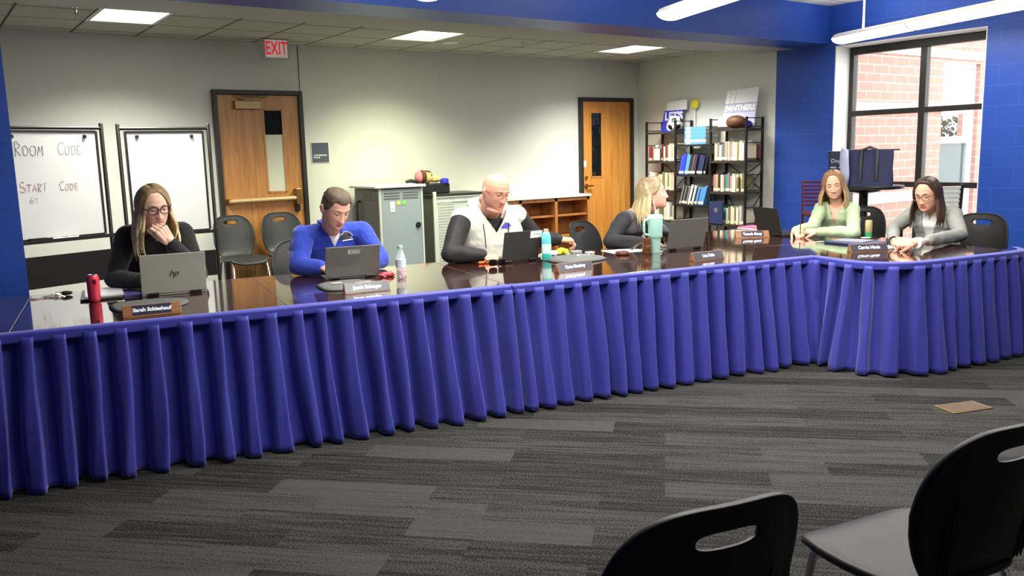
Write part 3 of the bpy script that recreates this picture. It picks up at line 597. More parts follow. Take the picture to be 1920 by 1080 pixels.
# posters and balls on top
def slab(name, lab, cat, p0, p1, zb, zt_, lean, m_):
    p0, p1 = Vector(p0), Vector(p1); u = (p1-p0).normalized(); h = zt_-zb
    t = thing(name, lab, cat, (p0+Vector((0,0,zb))), math.atan2(u.y,u.x)); L_ = (p1-p0).length
    return t, L_, h
m_pblue = mat('poster_blue', (66,74,214), .45, vary=.03); m_pwhite = mat('poster_white', (236,238,240), .4, vary=.02); m_pviol = mat('poster_pale_violet', (206,206,240), .45, vary=.05)
TZ = SH[4]+.0005
p = thing('poster_board', 'blue and white poster reading LETS GO on the left bookcase behind the soccer ball', 'poster', (BX0+.275,YL1-.02,TZ), (R(-2),0,-PI/2))
q = MB(); q.prism([(0,0),(.38,0),(.42,.30),(.05,.30)], 0, .012, frame((0,.006,0),(1,0,0),(0,0,1))); q.build('board', m_pblue, p)
MB().prism([(.09,.302),(.48,.302),(.48,.44),(.11,.42)], 0, .011, frame((0,.007,0),(1,0,0),(0,0,1))).build('white_panel', m_pwhite, p)
text('lettering', "LET'S", .155, m_txt, p, frame((.065,-.0066,.215),(1,0,0),(0,0,1)), 'LEFT', bold=.006, xs=1.0)
text('lettering', 'GO', .155, m_txt, p, frame((.10,-.0066,.07),(1,0,0),(0,0,1)), 'LEFT', bold=.006)
sb = thing('smiley_ball', 'round yellow disc peeking above the poster on the left bookcase', 'ball', (BX1-.0,YL0-.06,TZ))
MB().cyl((0,0,0),(0,0,.3),.008,n=8).build('stick', m_white, sb); MB().ell((0,0,.365),(.03,.072,.07)).build('disc', mat('bright_yellow', (228,212,62), .5), sb, smooth=180)
def soccer():
    bm = bmesh.new(); bmesh.ops.create_icosphere(bm, subdivisions=4, radius=.11)
    g = (1+5**.5)/2; ico = [Vector(v).normalized() for v in ((0,1,g),(0,-1,g),(0,1,-g),(0,-1,-g),(1,g,0),(-1,g,0),(1,-g,0),(-1,-g,0),(g,0,1),(-g,0,1),(g,0,-1),(-g,0,-1))]
    Rm = Matrix.Rotation(.5,3,'X')@Matrix.Rotation(.35,3,'Z')
    for f in bm.faces:
        c = (Rm@f.calc_center_median()).normalized(); f.smooth = True; f.material_index = 1 if max(c.dot(i) for i in ico) > math.cos(R(20)) else 0
    me = bpy.data.meshes.new('soccer_ball'); bm.to_mesh(me); bm.free(); me.materials.append(m_white); me.materials.append(m_black); return me
o = bpy.data.objects.new('soccer_ball', soccer()); C.objects.link(o); o.location = (BX0+.135,YL0+.135,TZ+.11); tag(o, 'black and white soccer ball on top of the left bookcase', 'soccer ball')
p = thing('poster_board', 'large white and violet lettered poster leaning atop the right bookcase', 'poster', (BX0+.17,YR1-.02,TZ), (R(-9),0,-PI/2))
q = MB(); q.prism([(0,0),(.54,0),(.545,.52),(.05,.50)], 0, .012, frame((0,.006,0),(1,0,0),(0,0,1))); q.build('board', m_pwhite, p)
q = MB(); q.prism([(.002,.002),(.538,.002),(.54,.2),(.022,.2)], 0, .001, frame((0,-.0061,0),(1,0,0),(0,0,1))); q.build('violet_band', m_pviol, p)
q = MB()
for x in (.12,.2): q.prism([(x-.03,.2),(x-.026,.2),(x+.0,.49),(x-.004,.49)], 0, .001, frame((0,-.0061,0),(1,0,0),(0,0,1)))
q.build('grey_lines', bm_['grey'], p)
text('lettering', 'PANTHERS', .1, mat('poster_letter', (252,252,255), .4, vary=0, emit=0), p, frame((.035,-.0069,.265),(1,0,0),(0,0,1)), 'LEFT', bold=.006, shear=.15)
q = MB(); q.prism([(.024,.205),(.54,.205),(.542,.33),(.034,.33)], 0, .0004, frame((0,-.0063,0),(1,0,0),(0,0,1))); q.build('lettering_band', mat('poster_mid_violet', (176,176,206), .45), p)
ft = thing('football', 'brown leather football on top of the right bookcase', 'football', (BX0+.05,YR0+.21,TZ+.083), (0,0,PI/2+.1))
k = 20; MB().lathe([(.0835*math.cos(a)**.9 if abs(a)<1.57 else .001, .14*math.sin(a)) for a in [(-PI/2+PI*(i+.05*(i==0)-.05*(i==k))/k) for i in range(k+1)]], n=20).build('leather', mat('football_leather', (104,62,42), .5, vary=.1, bump=.3, bscale=300), ft, smooth=180, rot=(0,PI/2,0))
w = MB()
for x in (-.09,.09): w.tube([(x,.0555*math.cos(a),.0555*math.sin(a)) for a in [2*PI*i/20 for i in range(21)]], .006, 6, caps=False)
w.build('white_stripe', m_white, ft, smooth=60)
hp = MB().ell((0,0,.048),(.046,.046,.047)).ell((-.03,.0,.03),(.035,.04,.029)).build('blue_helmet', mat('deep_blue_shine', (26,24,120), .3, vary=.1), smooth=180, loc=(BX0+.125,YR0+.07,TZ+.001)); tag(hp, 'small dark blue helmet at the right end of the right bookcase top', 'helmet')
wt = MB().cyl((0,0,0),(0,0,.16),.022,n=14).build('white_tube', m_white, smooth=40, loc=(BX1-.12,YR1-.34,SH[4]-.0+.0005)); bpy.data.objects.remove(wt)
# ------------------------------------------------------------------ conference tables
m_edge = mat('black_edge_band', (24,18,18), .4, vary=.05)
def table(s0, s1, t0, t1, lab, rc=0):
    g = .0015; t = thing('conference_table', lab, 'table', ST((s0+s1)/2,(t0+t1)/2), TA, 'dark wood conference tables pushed together')
    w, d = s1-s0-2*g, t1-t0-2*g
    pl = [(-w/2,-d/2),(w/2,-d/2),(w/2,d/2),(-w/2,d/2)]
    if rc: pl = [(-w/2+rc-rc*math.cos(a), -d/2+rc-rc*math.sin(a)) for a in [PI/2*i/12 for i in range(13)]]+pl[1:]
    MB().prism(pl, TT-.032, TT).build('tabletop', m_table, t, bevel=.0025)
    e = MB()
    for a in (-1,1): e.box((a*(w/2-.03-rc*.8),0,TT-.06),(.02,d-.1-rc*1.6,.055)); e.box((0,a*(d/2-.05-rc*.8),TT-.06),(w-.06-rc*1.6,.02,.055))
    e.build('apron', m_edge, t)
    for a in (-1,1):
        for b in (-1,1): MB().cyl((a*(w/2-.09-rc*.5),b*(d/2-.1-rc*.5),0),(a*(w/2-.09-rc*.5),b*(d/2-.1-rc*.5),TT-.034),.025,n=12).build('leg', m_black, t, smooth=50)
    return t
TF, TB = 4.49, 5.725; AS0, AS1, AT0, AT1 = 4.42, 5.70, 3.87, 6.35
seams = [-1.77,-.5,.77,2.04,3.31,4.42]
labs = ['leftmost dark wood conference table in front of the blue pier','dark wood conference table in front of the woman with the silver laptop','dark wood conference table in front of the man in the blue pullover','dark wood conference table in front of the bald man in the white vest','dark wood conference table in front of the woman with the aqua tumbler']
for i in range(5): table(seams[i], seams[i+1], TF, TB, labs[i])
table(AS0, AS1, AT0, 5.1, 'dark wood conference table where the woman in the grey blazer sits', .30)
table(AS0, AS1, 5.1, AT1, 'dark wood conference table where the woman in the green blouse sits')
# ------------------------------------------------------------------ pleated table skirts
def skirt(lab, path, flare, seed, endcap=0, zlow=.012, s_off=0.012):
    r = np.random.default_rng(seed); P = [np.array(p, float) for p in path]
    seg = [np.linalg.norm(P[i+1]-P[i]) for i in range(len(P)-1)]; cum = np.concatenate([[0], np.cumsum(seg)]); Lt = cum[-1]
    nu = int(Lt/.0045); us = np.linspace(0, Lt, nu)
    X = np.interp(us, cum, [p[0] for p in P]); Y = np.interp(us, cum, [p[1] for p in P])
    k = 19; ker = np.ones(k)/k
    if len(P) > 3: X = np.convolve(np.pad(X, k//2, mode='edge'), ker, 'valid'); Y = np.convolve(np.pad(Y, k//2, mode='edge'), ker, 'valid')
    tx = np.gradient(X); ty = np.gradient(Y); l = np.hypot(tx,ty); tx /= l; ty /= l
    kk = 15; kr = np.ones(kk)/kk
    ox = np.convolve(np.pad(ty, kk//2, mode='edge'), kr, 'valid'); oy = np.convolve(np.pad(-tx, kk//2, mode='edge'), kr, 'valid')
    knots = [0.]
    while knots[-1] < Lt: knots.append(knots[-1]+.112+.045*r.random())
    knots = np.array(knots); nk = len(knots); shift = np.cumsum(r.normal(0,.010,nk)); shift -= np.linspace(shift[0],shift[-1],nk); shift += r.normal(0,.011,nk); ampj = .75+.6*r.random(nk); wid = r.normal(0,.35,nk); kick = r.normal(0,.018,nk); bulge = r.normal(0,1,nk)
    nz = 26; rows = []
    for j in range(nz):
        q = j/(nz-1); z = (TT-.022)*(1-q)+zlow*q
        kn = knots+shift*q**1.3+.006*bulge*math.sin(PI*q)
        kn = np.maximum.accumulate(kn+np.arange(nk)*1e-4)
        ph = np.interp(us, kn, np.arange(nk)*1.0); am = np.interp(ph, np.arange(nk), ampj); wd = np.interp(ph, np.arange(nk), wid)
        fr_ = ph-np.floor(ph); per = np.interp(ph, np.arange(nk), np.append(np.diff(kn), .12))
        kp = np.array([0,.07,.14,.22,.32,.42,.50,.55,.60,.66,.73,.80,.90,1.]); ko = np.array([.06,.30,.62,.84,.94,.99,1.,.93,.70,.38,.12,.02,.0,.06]); kt = np.array([0,.05,.11,.20,.32,.45,.55,.59,.575,.555,.57,.68,.84,1.])
        fold = np.interp(fr_, kp, ko)-.55; a = (.066+.026*q**.6)*am
        out = s_off+.026+flare*q**1.15+a*fold+np.interp(ph,np.arange(nk),kick)*q*q+.0035*np.sin(2*PI*ph*2.3+5*q+bulge[np.clip(ph.astype(int),0,nk-1)]*3)*q**.5
        tn = (np.interp(fr_, kp, kt)-fr_)*per*(.85+.3*np.tanh(wd))+.003*np.sin(7*q+ph*5)
        rows.append([ST(x+o*nx+t_*ttx, y+o*ny+t_*tty, z+.004*math.sin(1.7*p_)*q) for x,y,nx,ny,ttx,tty,o,t_,p_ in zip(X,Y,ox,oy,tx,ty,out,tn,ph)])
    sk = thing('table_skirt', lab, 'table skirt', ST(P[0][0],P[0][1]), 0, 'blue pleated table skirts')
    o0 = ST(P[0][0],P[0][1]); b = MB(); b.grid([[p-o0 for p in rw] for rw in rows]); o = b.build('pleated_cloth', m_cloth, sk, smooth=180)
    so = o.modifiers.new('thickness','SOLIDIFY'); so.thickness = .0012; so.offset = 0
    hb = MB(); prof = [(-.012,TT+.0012),(.004,TT+.0015),(.030,TT+.0005),(.040,TT-.008),(.037,TT-.015),(.041,TT-.021),(.038,TT-.028),(.042,TT-.034),(.039,TT-.041),(.041,TT-.046),(.030,TT-.047)]
    rws = []
    for o_, z in prof:
        rws.append([ST(x+(s_off+o_)*nx, y+(s_off+o_)*ny, z+(.0015*math.sin(u*9+o_*50) if z < TT-.005 else 0))-o0 for x,y,nx,ny,u in zip(X[::4],Y[::4],ox[::4],oy[::4],us[::4])])
    hb.grid(rws); h = hb.build('header_band', m_cloth_band, sk, smooth=180)
    so = h.modifiers.new('thickness','SOLIDIFY'); so.thickness = .001; so.offset = 0
    return sk
skirt('long blue pleated skirt on the left tables, from the frame edge to the centre seam', [(-1.77,TF),(2.10,TF)], .115, 3)
skirt('blue pleated skirt on the centre tables, right of the overlapping seam', [(2.05,TF-.006),(4.30,TF-.006),(4.40,TF-.006)], .115, 11, s_off=.016)
arc = [(AS0+.30-.30*math.cos(a), AT0+.30-.30*math.sin(a)) for a in [PI/2*i/8 for i in range(9)]]
skirt('blue pleated skirt wrapped around the table of the woman in grey', [(AS0,TF-.03)]+arc+[(AS1-.15,AT0),(AS1+.02,AT0+.01),(AS1+.10,AT0+.07),(AS1+.16,AT0+.16)], .085, 23)
# ------------------------------------------------------------------ chairs
def shell_back():
    n = 96; hc = (0,.345); mb = MB(); K = 9; rows = []
    for sgn in (1,-1):
        rr = []
        for k in range(K+1):
            f = k/K; ring = []
            for i in range(n):
                a = 2*PI*i/n; ca, sa = math.cos(a), math.sin(a)
                # outline: superellipse centred (0,.2)
                e = 2/3.6; ox_ = math.copysign(abs(ca)**e, ca); oz = math.copysign(abs(sa)**e, sa)
                b = .195+.225*oz; wdt = .222-.030*max(0,(b-.22)/.2)**1.5-.035*max(0,(.16-b)/.2)**1.3
                O_ = Vector((ox_*wdt, b))
                d = (O_-Vector(hc)); q = math.atan2(d.y, d.x); cq, sq = math.cos(q), math.sin(q)
                rad = 1/((abs(cq)/.068)**3+(abs(sq)/.019)**3)**(1/3); Hh = Vector(hc)+Vector((cq*rad, sq*rad))
                P = Hh+(O_-Hh)*[0,.05,.2,.38,.56,.72,.85,.925,.975,1][k]
                th = [.0035,.0065,.006,.006,.006,.006,.0065,.0095,.0105,.0045][k]
                if k == 0: pass
                y = .205+.20*P.y+.06*P.y**2-.062*(P.x/.22)**2*(.4+.6*min(1,max(0,P.y)/.2)) - (.05*max(0,(.05-P.y)/.08)**2)
                ring.append(Vector((P.x, y+sgn*th, .462+P.y*.975)))
            rr.append(ring)
        rows.append(rr)
    allr = rows[0]+rows[1][::-1]+[rows[0][0]]
    mb.grid(allr, closed=True); return mb
def shell_seat():
    n = 64; K = 8; mb = MB(); rows = []
    for sgn in (1,-1):
        rr = []
        for k in range(K+1):
            f = [.0001,.2,.4,.6,.75,.86,.93,.975,1][k]; ring = []
            for i in range(n):
                a = 2*PI*i/n; ca, sa = math.cos(a), math.sin(a); e = 2/3.4
                x = math.copysign(abs(ca)**e, ca)*.222*f; y = math.copysign(abs(sa)**e, sa)*.225*f
                x *= 1-.10*max(0,y/.225)
                z = .452-.012*(1-(x/.222)**2)*(1-(y/.225)**2)-.05*max(0,(-y-.12)/.105)**2+.018*max(0,(y-.12)/.1)**2-.008*abs(x/.222)**4
                th = [.008,.008,.008,.008,.008,.009,.011,.013,.006][k]; ring.append(Vector((x,y-.01,z+sgn*th)))
            rr.append(ring)
        rows.append(rr)
    mb.grid(rows[0]+rows[1][::-1], closed=True); return mb
_sb, _ss = shell_back().mesh('backrest', m_blkpl, 180), shell_seat().mesh('seat', m_blkpl, 180)
_sbg, _ssg = _sb.copy(), _ss.copy(); _sbg.materials[0] = m_greypl; _ssg.materials[0] = m_greypl
def leg_mesh(a, b):
    top = Vector((a*.165,b*.13,.435)); return MB().tube([top, top+Vector((a*.012,b*.02,-.03)), (a*.205,b*.215,.012)], [.0115]*3, 10)
_fr = MB()
for a in (-1,1): _fr.tube([(a*.165,-.14,.436),(a*.165,.15,.436)], .0105, 8)
_fr.tube([(-.165,-.0,.434),(.165,0,.434)], .0105, 8)
_fr = _fr.mesh('seat_frame', m_chrome, 50)
_legs = {}
for a in (-1,1):
    for b in (-1,1): _legs[(a,b)] = leg_mesh(a,b).mesh('leg', m_chrome, 50)
_gl = MB().lathe([(.015,0),(.017,.004),(.016,.02),(.012,.024)], n=12).mesh('foot_glide', m_blkpl, 50)
_rbs = []
for x in (-.135,.135):
    _rb = MB()
    for dx in (-.014,0,.014):
        _rb.tube([(x+dx, .205+.20*b+.06*b*b-.062*(x/.22)**2*(.4+.6*min(1,b/.2))+.008, .462+b*.975) for b in (.02,.1,.18,.25-.03*abs(dx)/.014)], [.002,.0035,.0035,.001], 6)
    _rbs.append(_rb.mesh('rear_rib', m_blkpl, 60))
def ob(name, me, parent, loc=None):
    o = bpy.data.objects.new(name, me); C.objects.link(o); o.parent = parent
    if loc: o.location = loc
    return o
def chair(lab, loc, face, grey=False, sc=1.04, group='black plastic stacking chairs'):
    """face: heading the sitter looks (radians); local front is -Y"""
    t = thing('stacking_chair', lab, 'chair', (loc[0],loc[1],0), face+PI/2, group); t.scale = (sc,sc,sc)
    bk = ob('backrest', _sbg if grey else _sb, t); [ob('rear_rib', q, bk) for q in _rbs]
    ob('seat', _ssg if grey else _ss, t); ob('seat_frame', _fr, t)
    for (a,b), me in _legs.items():
        l = ob('leg', me, t); ob('foot_glide', _gl, l, (a*.205,b*.215,0))
    return t
FD = TA-PI/2      # facing the audience
c1 = onY(450,470,9.05); c2 = onY(527,466,9.05)
chair('empty black plastic chair on the left of the pair before the wooden door', (2.815,8.98), R(-84), True)
chair('empty black plastic chair on the right of the pair before the wooden door', (3.335,9.02), R(-92), True)
# foreground pair, seen from behind
chair('near black chair with oval handle slot, cut by the bottom edge', (1.19,1.235), R(78), sc=1.01)
chair('nearest black chair at right edge with its grey seat visible', (2.042,1.13), R(80), sc=1.0)
# ------------------------------------------------------------------ tall bistro table, stools, bags
bt = thing('bistro_table', 'tall round black bistro table holding the tote bags by the window', 'table', (8.0,5.08,0))
MB().lathe([(.36,1.045),(.38,1.05),(.38,1.075),(.375,1.08),(.36,1.08)], n=48).build('tabletop', m_black, bt, smooth=40)
MB().lathe([(.06,1.0),(.16,1.02),(.17,1.044),(.05,1.044)], n=24).build('top_plate', m_black, bt, smooth=40)
MB().cyl((0,0,.03),(0,0,1.02),.045,n=20).build('pedestal', m_black, bt, smooth=50)
MB().lathe([(.28,0),(.28,.012),(.2,.025),(.06,.04),(.03,.045)], n=32).build('base', m_black, bt, smooth=40)
m_mar = mat('maroon_seat_paint', (92,30,52), .35, vary=.08)
def stool(lab, loc, rot, frame_m, slat_m, n=7):
    t = thing('ladder_back_stool', lab, 'bar stool', (loc[0],loc[1],0), rot, 'ladder back bar stools at the bistro table')
    MB().box((0,0,.75),(.40,.40,.05)).build('seat', slat_m, t, bevel=.015)
    for x in (-.185,.185):
        MB().tube([(x,.19,.0),(x,.175,.74),(x,.215,1.12)], [.015,.016,.014], 10).build('rear_post', frame_m, t, smooth=50)
        MB().tube([(x,-.2,.0),(x,-.175,.73)], .015, 10).build('leg', frame_m, t, smooth=50)
        ft = MB().tube([(x,-.19,.25),(x,.185,.25)], .010, 8).build('side_stretcher', frame_m, t, smooth=50)
    MB().tube([(-.185,-.192,.32),(.185,-.192,.32)], .011, 8).build('foot_rest', frame_m, t, smooth=50)
    for k in range(n):
        z = .84+k*.042; y = .175+.04*(z-.74)/.38
        MB().box((0,y,z),(.355,.012,.024)).build('slat', slat_m, t, bevel=.003)
    return t
p = onX(1524,350,7.9); stool('maroon ladder back stool behind the woman in green', (8.18,5.66), R(-40), m_mar, m_mar)
p = onX(1788,350,7.6); stool('black ladder back stool with pale slats behind the woman in grey', (7.72,4.22), R(140), m_black, mat('pale_grey_slat', (196,190,186), .4, vary=.03))
m_tote = mat('navy_tote_fabric', (40,42,78), .75, vary=.15, vscale=9, bump=.15, bscale=90); m_tote2 = mat('dark_tote_panel', (30,36,52), .7, vary=.15, vscale=9); m_lav = mat('lavender_cloth', (178,184,214), .8, vary=.1)
def tote(lab, loc, rot, w, h, d, m_, cat='tote bag'):
    t = thing('tote_bag', lab, cat, (loc[0],loc[1],1.0805), rot, 'tote bags on the bistro table')
    rows = []
    for k in range(9):
        q = k/8; z = h*q; dd = d*(1-q*.86); ww = w*(1-.03*q)
        ring = []
        for i in range(32):
            a = 2*PI*i/32; e = .45; x = math.copysign(abs(math.cos(a))**e, math.cos(a))*ww/2; y = math.copysign(abs(math.sin(a))**e, math.sin(a))*dd/2
            ring.append(Vector((x+.004*math.sin(9*z/h+i), y+.006*math.sin(5*q+i*.9)*(1-q), z)))
        rows.append(ring)
    b = MB(); b.grid(rows, closed=True); b.add([Vector((0,0,0))]+rows[0], [(0,i+1,(i+1)%32+1) for i in range(32)]); b.build('body', m_, t, smooth=180)
    MB().tube([(-w/2-.01,0,h),(w/2+.05,0,h-.004)], .008, 6).build('zip', m_black, t)
    return t
def strap(t, x0, x1, y, h, top, m_):
    MB().tube([(x0,y,h*.15),(x0,y*.75,h*.6),(x0+.005,y*.35,h*1.0),((x0+x1)/2,y*.2,top),(x1-.005,y*.35,h*1.0),(x1,y*.75,h*.6),(x1,y,h*.15)], .014, 8, flat=.3, up=(0,1,0)).build('handle', m_, t, smooth=60)
a = tote('navy tote bag with hanging handles, right on the bistro table', (7.9,4.95), R(-60), .42, .36, .17, m_tote); strap(a, -.09, .06, -.085, .36, .385, m_black)
b = tote('navy tote bag printed with pale lettering, left on the bistro table', (7.95,5.29), R(-52), .30, .345, .14, m_tote2); 
text('bag_print', 'Dogs', .058, m_lav, b, frame((-.065,-.037,.25),(1,0,0),(0,.18,1)))
q = MB()
for k in range(5):
    for c in range(2): q.box((-.105+c*.075+.008*(k%2), -.0525-.0035*(5-k), .185-.031*k), (.055-.010*((k+c)%3), .0015, .013))
q.build('bag_print', m_lav, b)
lv = MB().tube([(0,0,.02),(.005,-.01,.12),(-.004,-.005,.24),(.0,0,.35),(.0,.03,.365)], [.055,.05,.05,.045,.03], 12, flat=.55, up=(1,0,0)).build('lavender_scarf', m_lav, smooth=180, loc=(7.70,5.12,1.081)); tag(lv, 'pale lavender cloth hanging between the two tote bags', 'scarf')
# floor box cover
fv = thing('floor_box', 'brass floor outlet cover set in the carpet at right', 'floor outlet', onz(1806,764,0), R(-62+45))
q = [onz(*p,0)-fv.location for p in ((1750,762),(1790,777),(1862,766),(1823,753))]
fv.rotation_euler = (0,0,0)
MB().add([v+Vector((0,0,z)) for z in (0,.006) for v in q], [(3,2,1,0),(4,5,6,7)]+[(i,(i+1)%4,4+(i+1)%4,4+i) for i in range(4)]).build('rim', mat('brass_rim', (112,94,60), .5, metal=.0, vary=.05), fv)
MB().add([v*.86+Vector((0,0,z)) for z in (.006,.0075) for v in q], [(3,2,1,0),(4,5,6,7)]+[(i,(i+1)%4,4+(i+1)%4,4+i) for i in range(4)]).build('lid', mat('brass_lid', (92,72,54), .55, metal=.0, vary=.05), fv)
# ------------------------------------------------------------------ things on the tables
Z0 = TT+.0006
m_silver = mat('laptop_silver', (172,169,158), .4, metal=.05, vary=.02); m_lapg = mat('laptop_grey', (108,105,100), .42, metal=.2, vary=.03); m_lapk = mat('laptop_black', (52,51,49), .45, vary=.04); m_lapd = mat('laptop_dark', (44,41,40), .4, vary=.04)
m_scr = emis_mat('laptop_screen', (150,170,200), .25); m_key = mat('keyboard_black', (20,20,22), .5)
def laptop(lab, s, t, rot, w, h, d, tilt, m_, extra=None):
    L_ = thing('laptop', lab, 'laptop', ST(s,t,Z0), rot, 'open laptops on the conference tables')
    MB().box((0,d/2+.006,.009),(w,d,.016)).build('base', m_, L_, bevel=.003)
    MB().box((0,d*.45,.0176),(w*.88,d*.42,.0012)).build('keyboard', m_key, L_)
    M = Matrix.Translation((0,.004,.014))@Matrix.Rotation(tilt,4,'X')      # lid in its own plane: x right, z up
    b = MB(); b.box((0,0,h/2),(w,.007,h)); me = b.mesh('lid', m_); me.transform(M); o = bpy.data.objects.new('lid', me); C.objects.link(o); o.parent = L_
    bv = o.modifiers.new('bevel','BEVEL'); bv.width = .003; bv.segments = 2
    b = MB(); b.box((0,.0038,h/2+.006),(w-.02,.0008,h-.03)); me = b.mesh('screen', m_scr); me.transform(M); q = bpy.data.objects.new('screen', me); C.objects.link(q); q.parent = L_
    for x in (-w*.33,w*.33): MB().cyl((x-.03,.002,.012),(x+.03,.002,.012),.008,n=10).build('hinge', m_black, L_, smooth=50)
    if extra: extra(L_, M@Matrix.Translation((0,-.0036,0)), w, h)
    return L_
def on_lid(L_, M, name, x, z, w, h, m_):
    b = MB(); b.box((x,-.0006,z),(w,.0008,h)); me = b.mesh(name, m_); me.transform(M); q = bpy.data.objects.new(name, me); C.objects.link(q); q.parent = L_
def hp(L_, M, w, h): text('lid_logo', 'hp', .055, m_lapd, L_, M@frame((0,-.0006,h*.5),(1,0,0),(0,0,1)), shear=.35, spacing=.9)
def st2(L_, M, w, h):
    on_lid(L_, M, 'asset_sticker', w*.02, h*.82, .08, .034, mat('asset_sticker', (150,146,138), .6)); on_lid(L_, M, 'sticker_logo', w*.02-.03, h*.82, .014, .022, m_paper); on_lid(L_, M, 'sticker_line', w*.02+.012, h*.85, .045, .006, m_paper); on_lid(L_, M, 'sticker_line', w*.02+.012, h*.80, .045, .006, m_paper)
def st3(L_, M, w, h):
    on_lid(L_, M, 'paper_sticker', w*.37, h*.86, .10, .05, m_paper); on_lid(L_, M, 'sticker_line', w*.37, h*.87, .05, .005, m_lapg); on_lid(L_, M, 'lid_badge', -w*.42, h*.87, .007, .007, m_silver)
laptop('open silver laptop with a dark lid logo before the woman in black', .265, 5.24, TA, .352, .238, .235, R(14), m_silver, hp)
laptop('open grey laptop with asset sticker before the man in the blue pullover', 1.325, 5.28, TA+R(-2), .348, .205, .23, R(16), m_lapg, st2)
laptop('open black laptop with white paper sticker before the bald man', 2.555, 5.375, TA+R(9), .31, .212, .22, R(12), m_lapk, st3)
laptop('open dark grey laptop beside the aqua tumbler', 3.905, 5.285, TA, .345, .236, .235, R(16), m_lapg)
laptop('open black laptop seen from behind its edge, before the woman in green', 5.135, 5.74, TA+R(-97), .36, .235, .235, R(14), m_lapd)
def nameplate(lab, body, s, t, rot, w, wood=False, size=.03):
    n = thing('name_plate', lab, 'name plate', ST(s,t,Z0), rot, 'name plates along the table fronts')
    h, d = .056, .06; b = MB(); b.prism([(0,0),(d,0),(d*.72,h),(d*.52,h)], -w/2, w/2, frame((0,0,0),(0,1,0),(0,0,1))); b.build('wooden_block', m_plate_wood, n, bevel=.002)
    sl = Vector((0,d*.52,h)).normalized(); nn = Vector((1,0,0)).cross(sl); nn = nn if nn.y < 0 else -nn
    F = frame(Vector((0,0,0))+nn*.0003+sl*.001, (1,0,0), sl); Lh = math.hypot(d*.52,h)
    iw, y0, y1 = (w*.66, .009, Lh-.005) if wood else (w*.96, .005, Lh-.003)
    p = MB(); p.prism([(-iw/2,y0),(iw/2,y0),(iw/2,y1),(-iw/2,y1)], 0, .0012, F); p.build('engraved_plate', m_navy if wood else mat('plate_slate', (66,64,76), .3, vary=.05), n)
    text('lettering', body, size, m_txt, n, F@Matrix.Translation((0,(y0+y1)/2,.0013)), bold=.0013, depth=.0003)
    return n
nameplate('wooden name plate with navy inset at far left, before the silver laptop', 'Sarah Schieshauf', .118, 4.575, TA, .275, True, .027)
nameplate('dark name plate in front of the man in the blue pullover', 'Jamie Belanger', 1.257, 4.67, TA, .265, False, .028)
nameplate('dark name plate near the dark folded shirt, before the bald man', 'Dave Stuckey', 2.657, 4.745, TA+R(11), .29, False, .03)
nameplate('dark name plate before the dark grey laptop and aqua tumbler', 'Lisa Dale', 3.68, 4.695, TA+R(6), .28, False, .03)
nameplate('wooden name plate with slate inset beside the pink papers', 'Tamah Stacy', 4.878, 5.65, TA+R(-22), .29, True, .032)
nameplate('dark name plate before the woman in the grey blazer', 'Carrie Hinds', 4.858, 4.39, TA+R(-17), .29, False, .032)
# soda can
m_can = mat('soda_can_red', (218,64,86), .3, metal=.08, vary=.05)
cn = thing('soda_can', 'tall red soda can on the table near the silver laptop', 'soda can', ST(-.155,5.235,Z0))
MB().lathe([(.022,0),(.027,.006),(.033,.014),(.033,.128),(.031,.14),(.026,.150)], n=28).build('can_body', m_can, cn, smooth=40)
MB().lathe([(.0262,.1495),(.0268,.1525),(.0245,.1535),(.024,.151),(.001,.1505)], n=28).build('can_lid', m_chrome, cn, smooth=40)
mk = MB()
for k, a in enumerate((-100,-92,-84,-76)):
    q = R(a); p0 = Vector((math.cos(q),math.sin(q),0))*.0334; mk.tube([p0+Vector((0,0,.10)),p0+Vector((0,0,.128-.004*(k%2)))], .0022, 6)
mk.build('dark_marking', mat('dark_red_print', (96,22,36), .4), cn)
# keys
ks = thing('key_bunch', 'bunch of keys with a black fob at the far left of the tables', 'keys', ST(-.367,5.578,Z0))
r_ = MB()
for a in (0,1.1): r_.tube([(.018*math.cos(q)+.01*a,.018*math.sin(q)-.01*a,.012+.010*math.sin(q+a)) for q in [2*PI*i/16 for i in range(17)]], .0018, 6)
r_.build('key_ring', m_chrome, ks, smooth=60)
m_key2 = mat('key_metal', (180,168,140), .3, metal=.9, vary=.1)
for i, a in enumerate((200,235,160,275,310)):
    k = MB(); k.prism([(.012,-.011),(.032,-.012),(.036,-.004),(.072,-.004),(.074,.003),(.036,.004),(.032,.012),(.012,.011)], 0, .0025, Matrix.Rotation(R(a),4,'Z')@Matrix.Translation((0,0,.001+.005*i))@Matrix.Rotation(R(-4+6*i),4,'Y')); k.build('key', m_key2, ks)
fo = MB(); fo.ell((.055,.0,.014),(.035,.02,.0135)); fo.build('fob', m_blkpl, ks, smooth=180)
ln = MB(); ln.tube([(-.03,-.005,.004),(-.08,-.03,.004),(-.12,-.035,.004),(-.135,-.02,.004),(-.11,-.012,.004)], .0032, 6); ln.build('cord', mat('pale_pink_cord', (206,170,170), .7), ks, smooth=60)
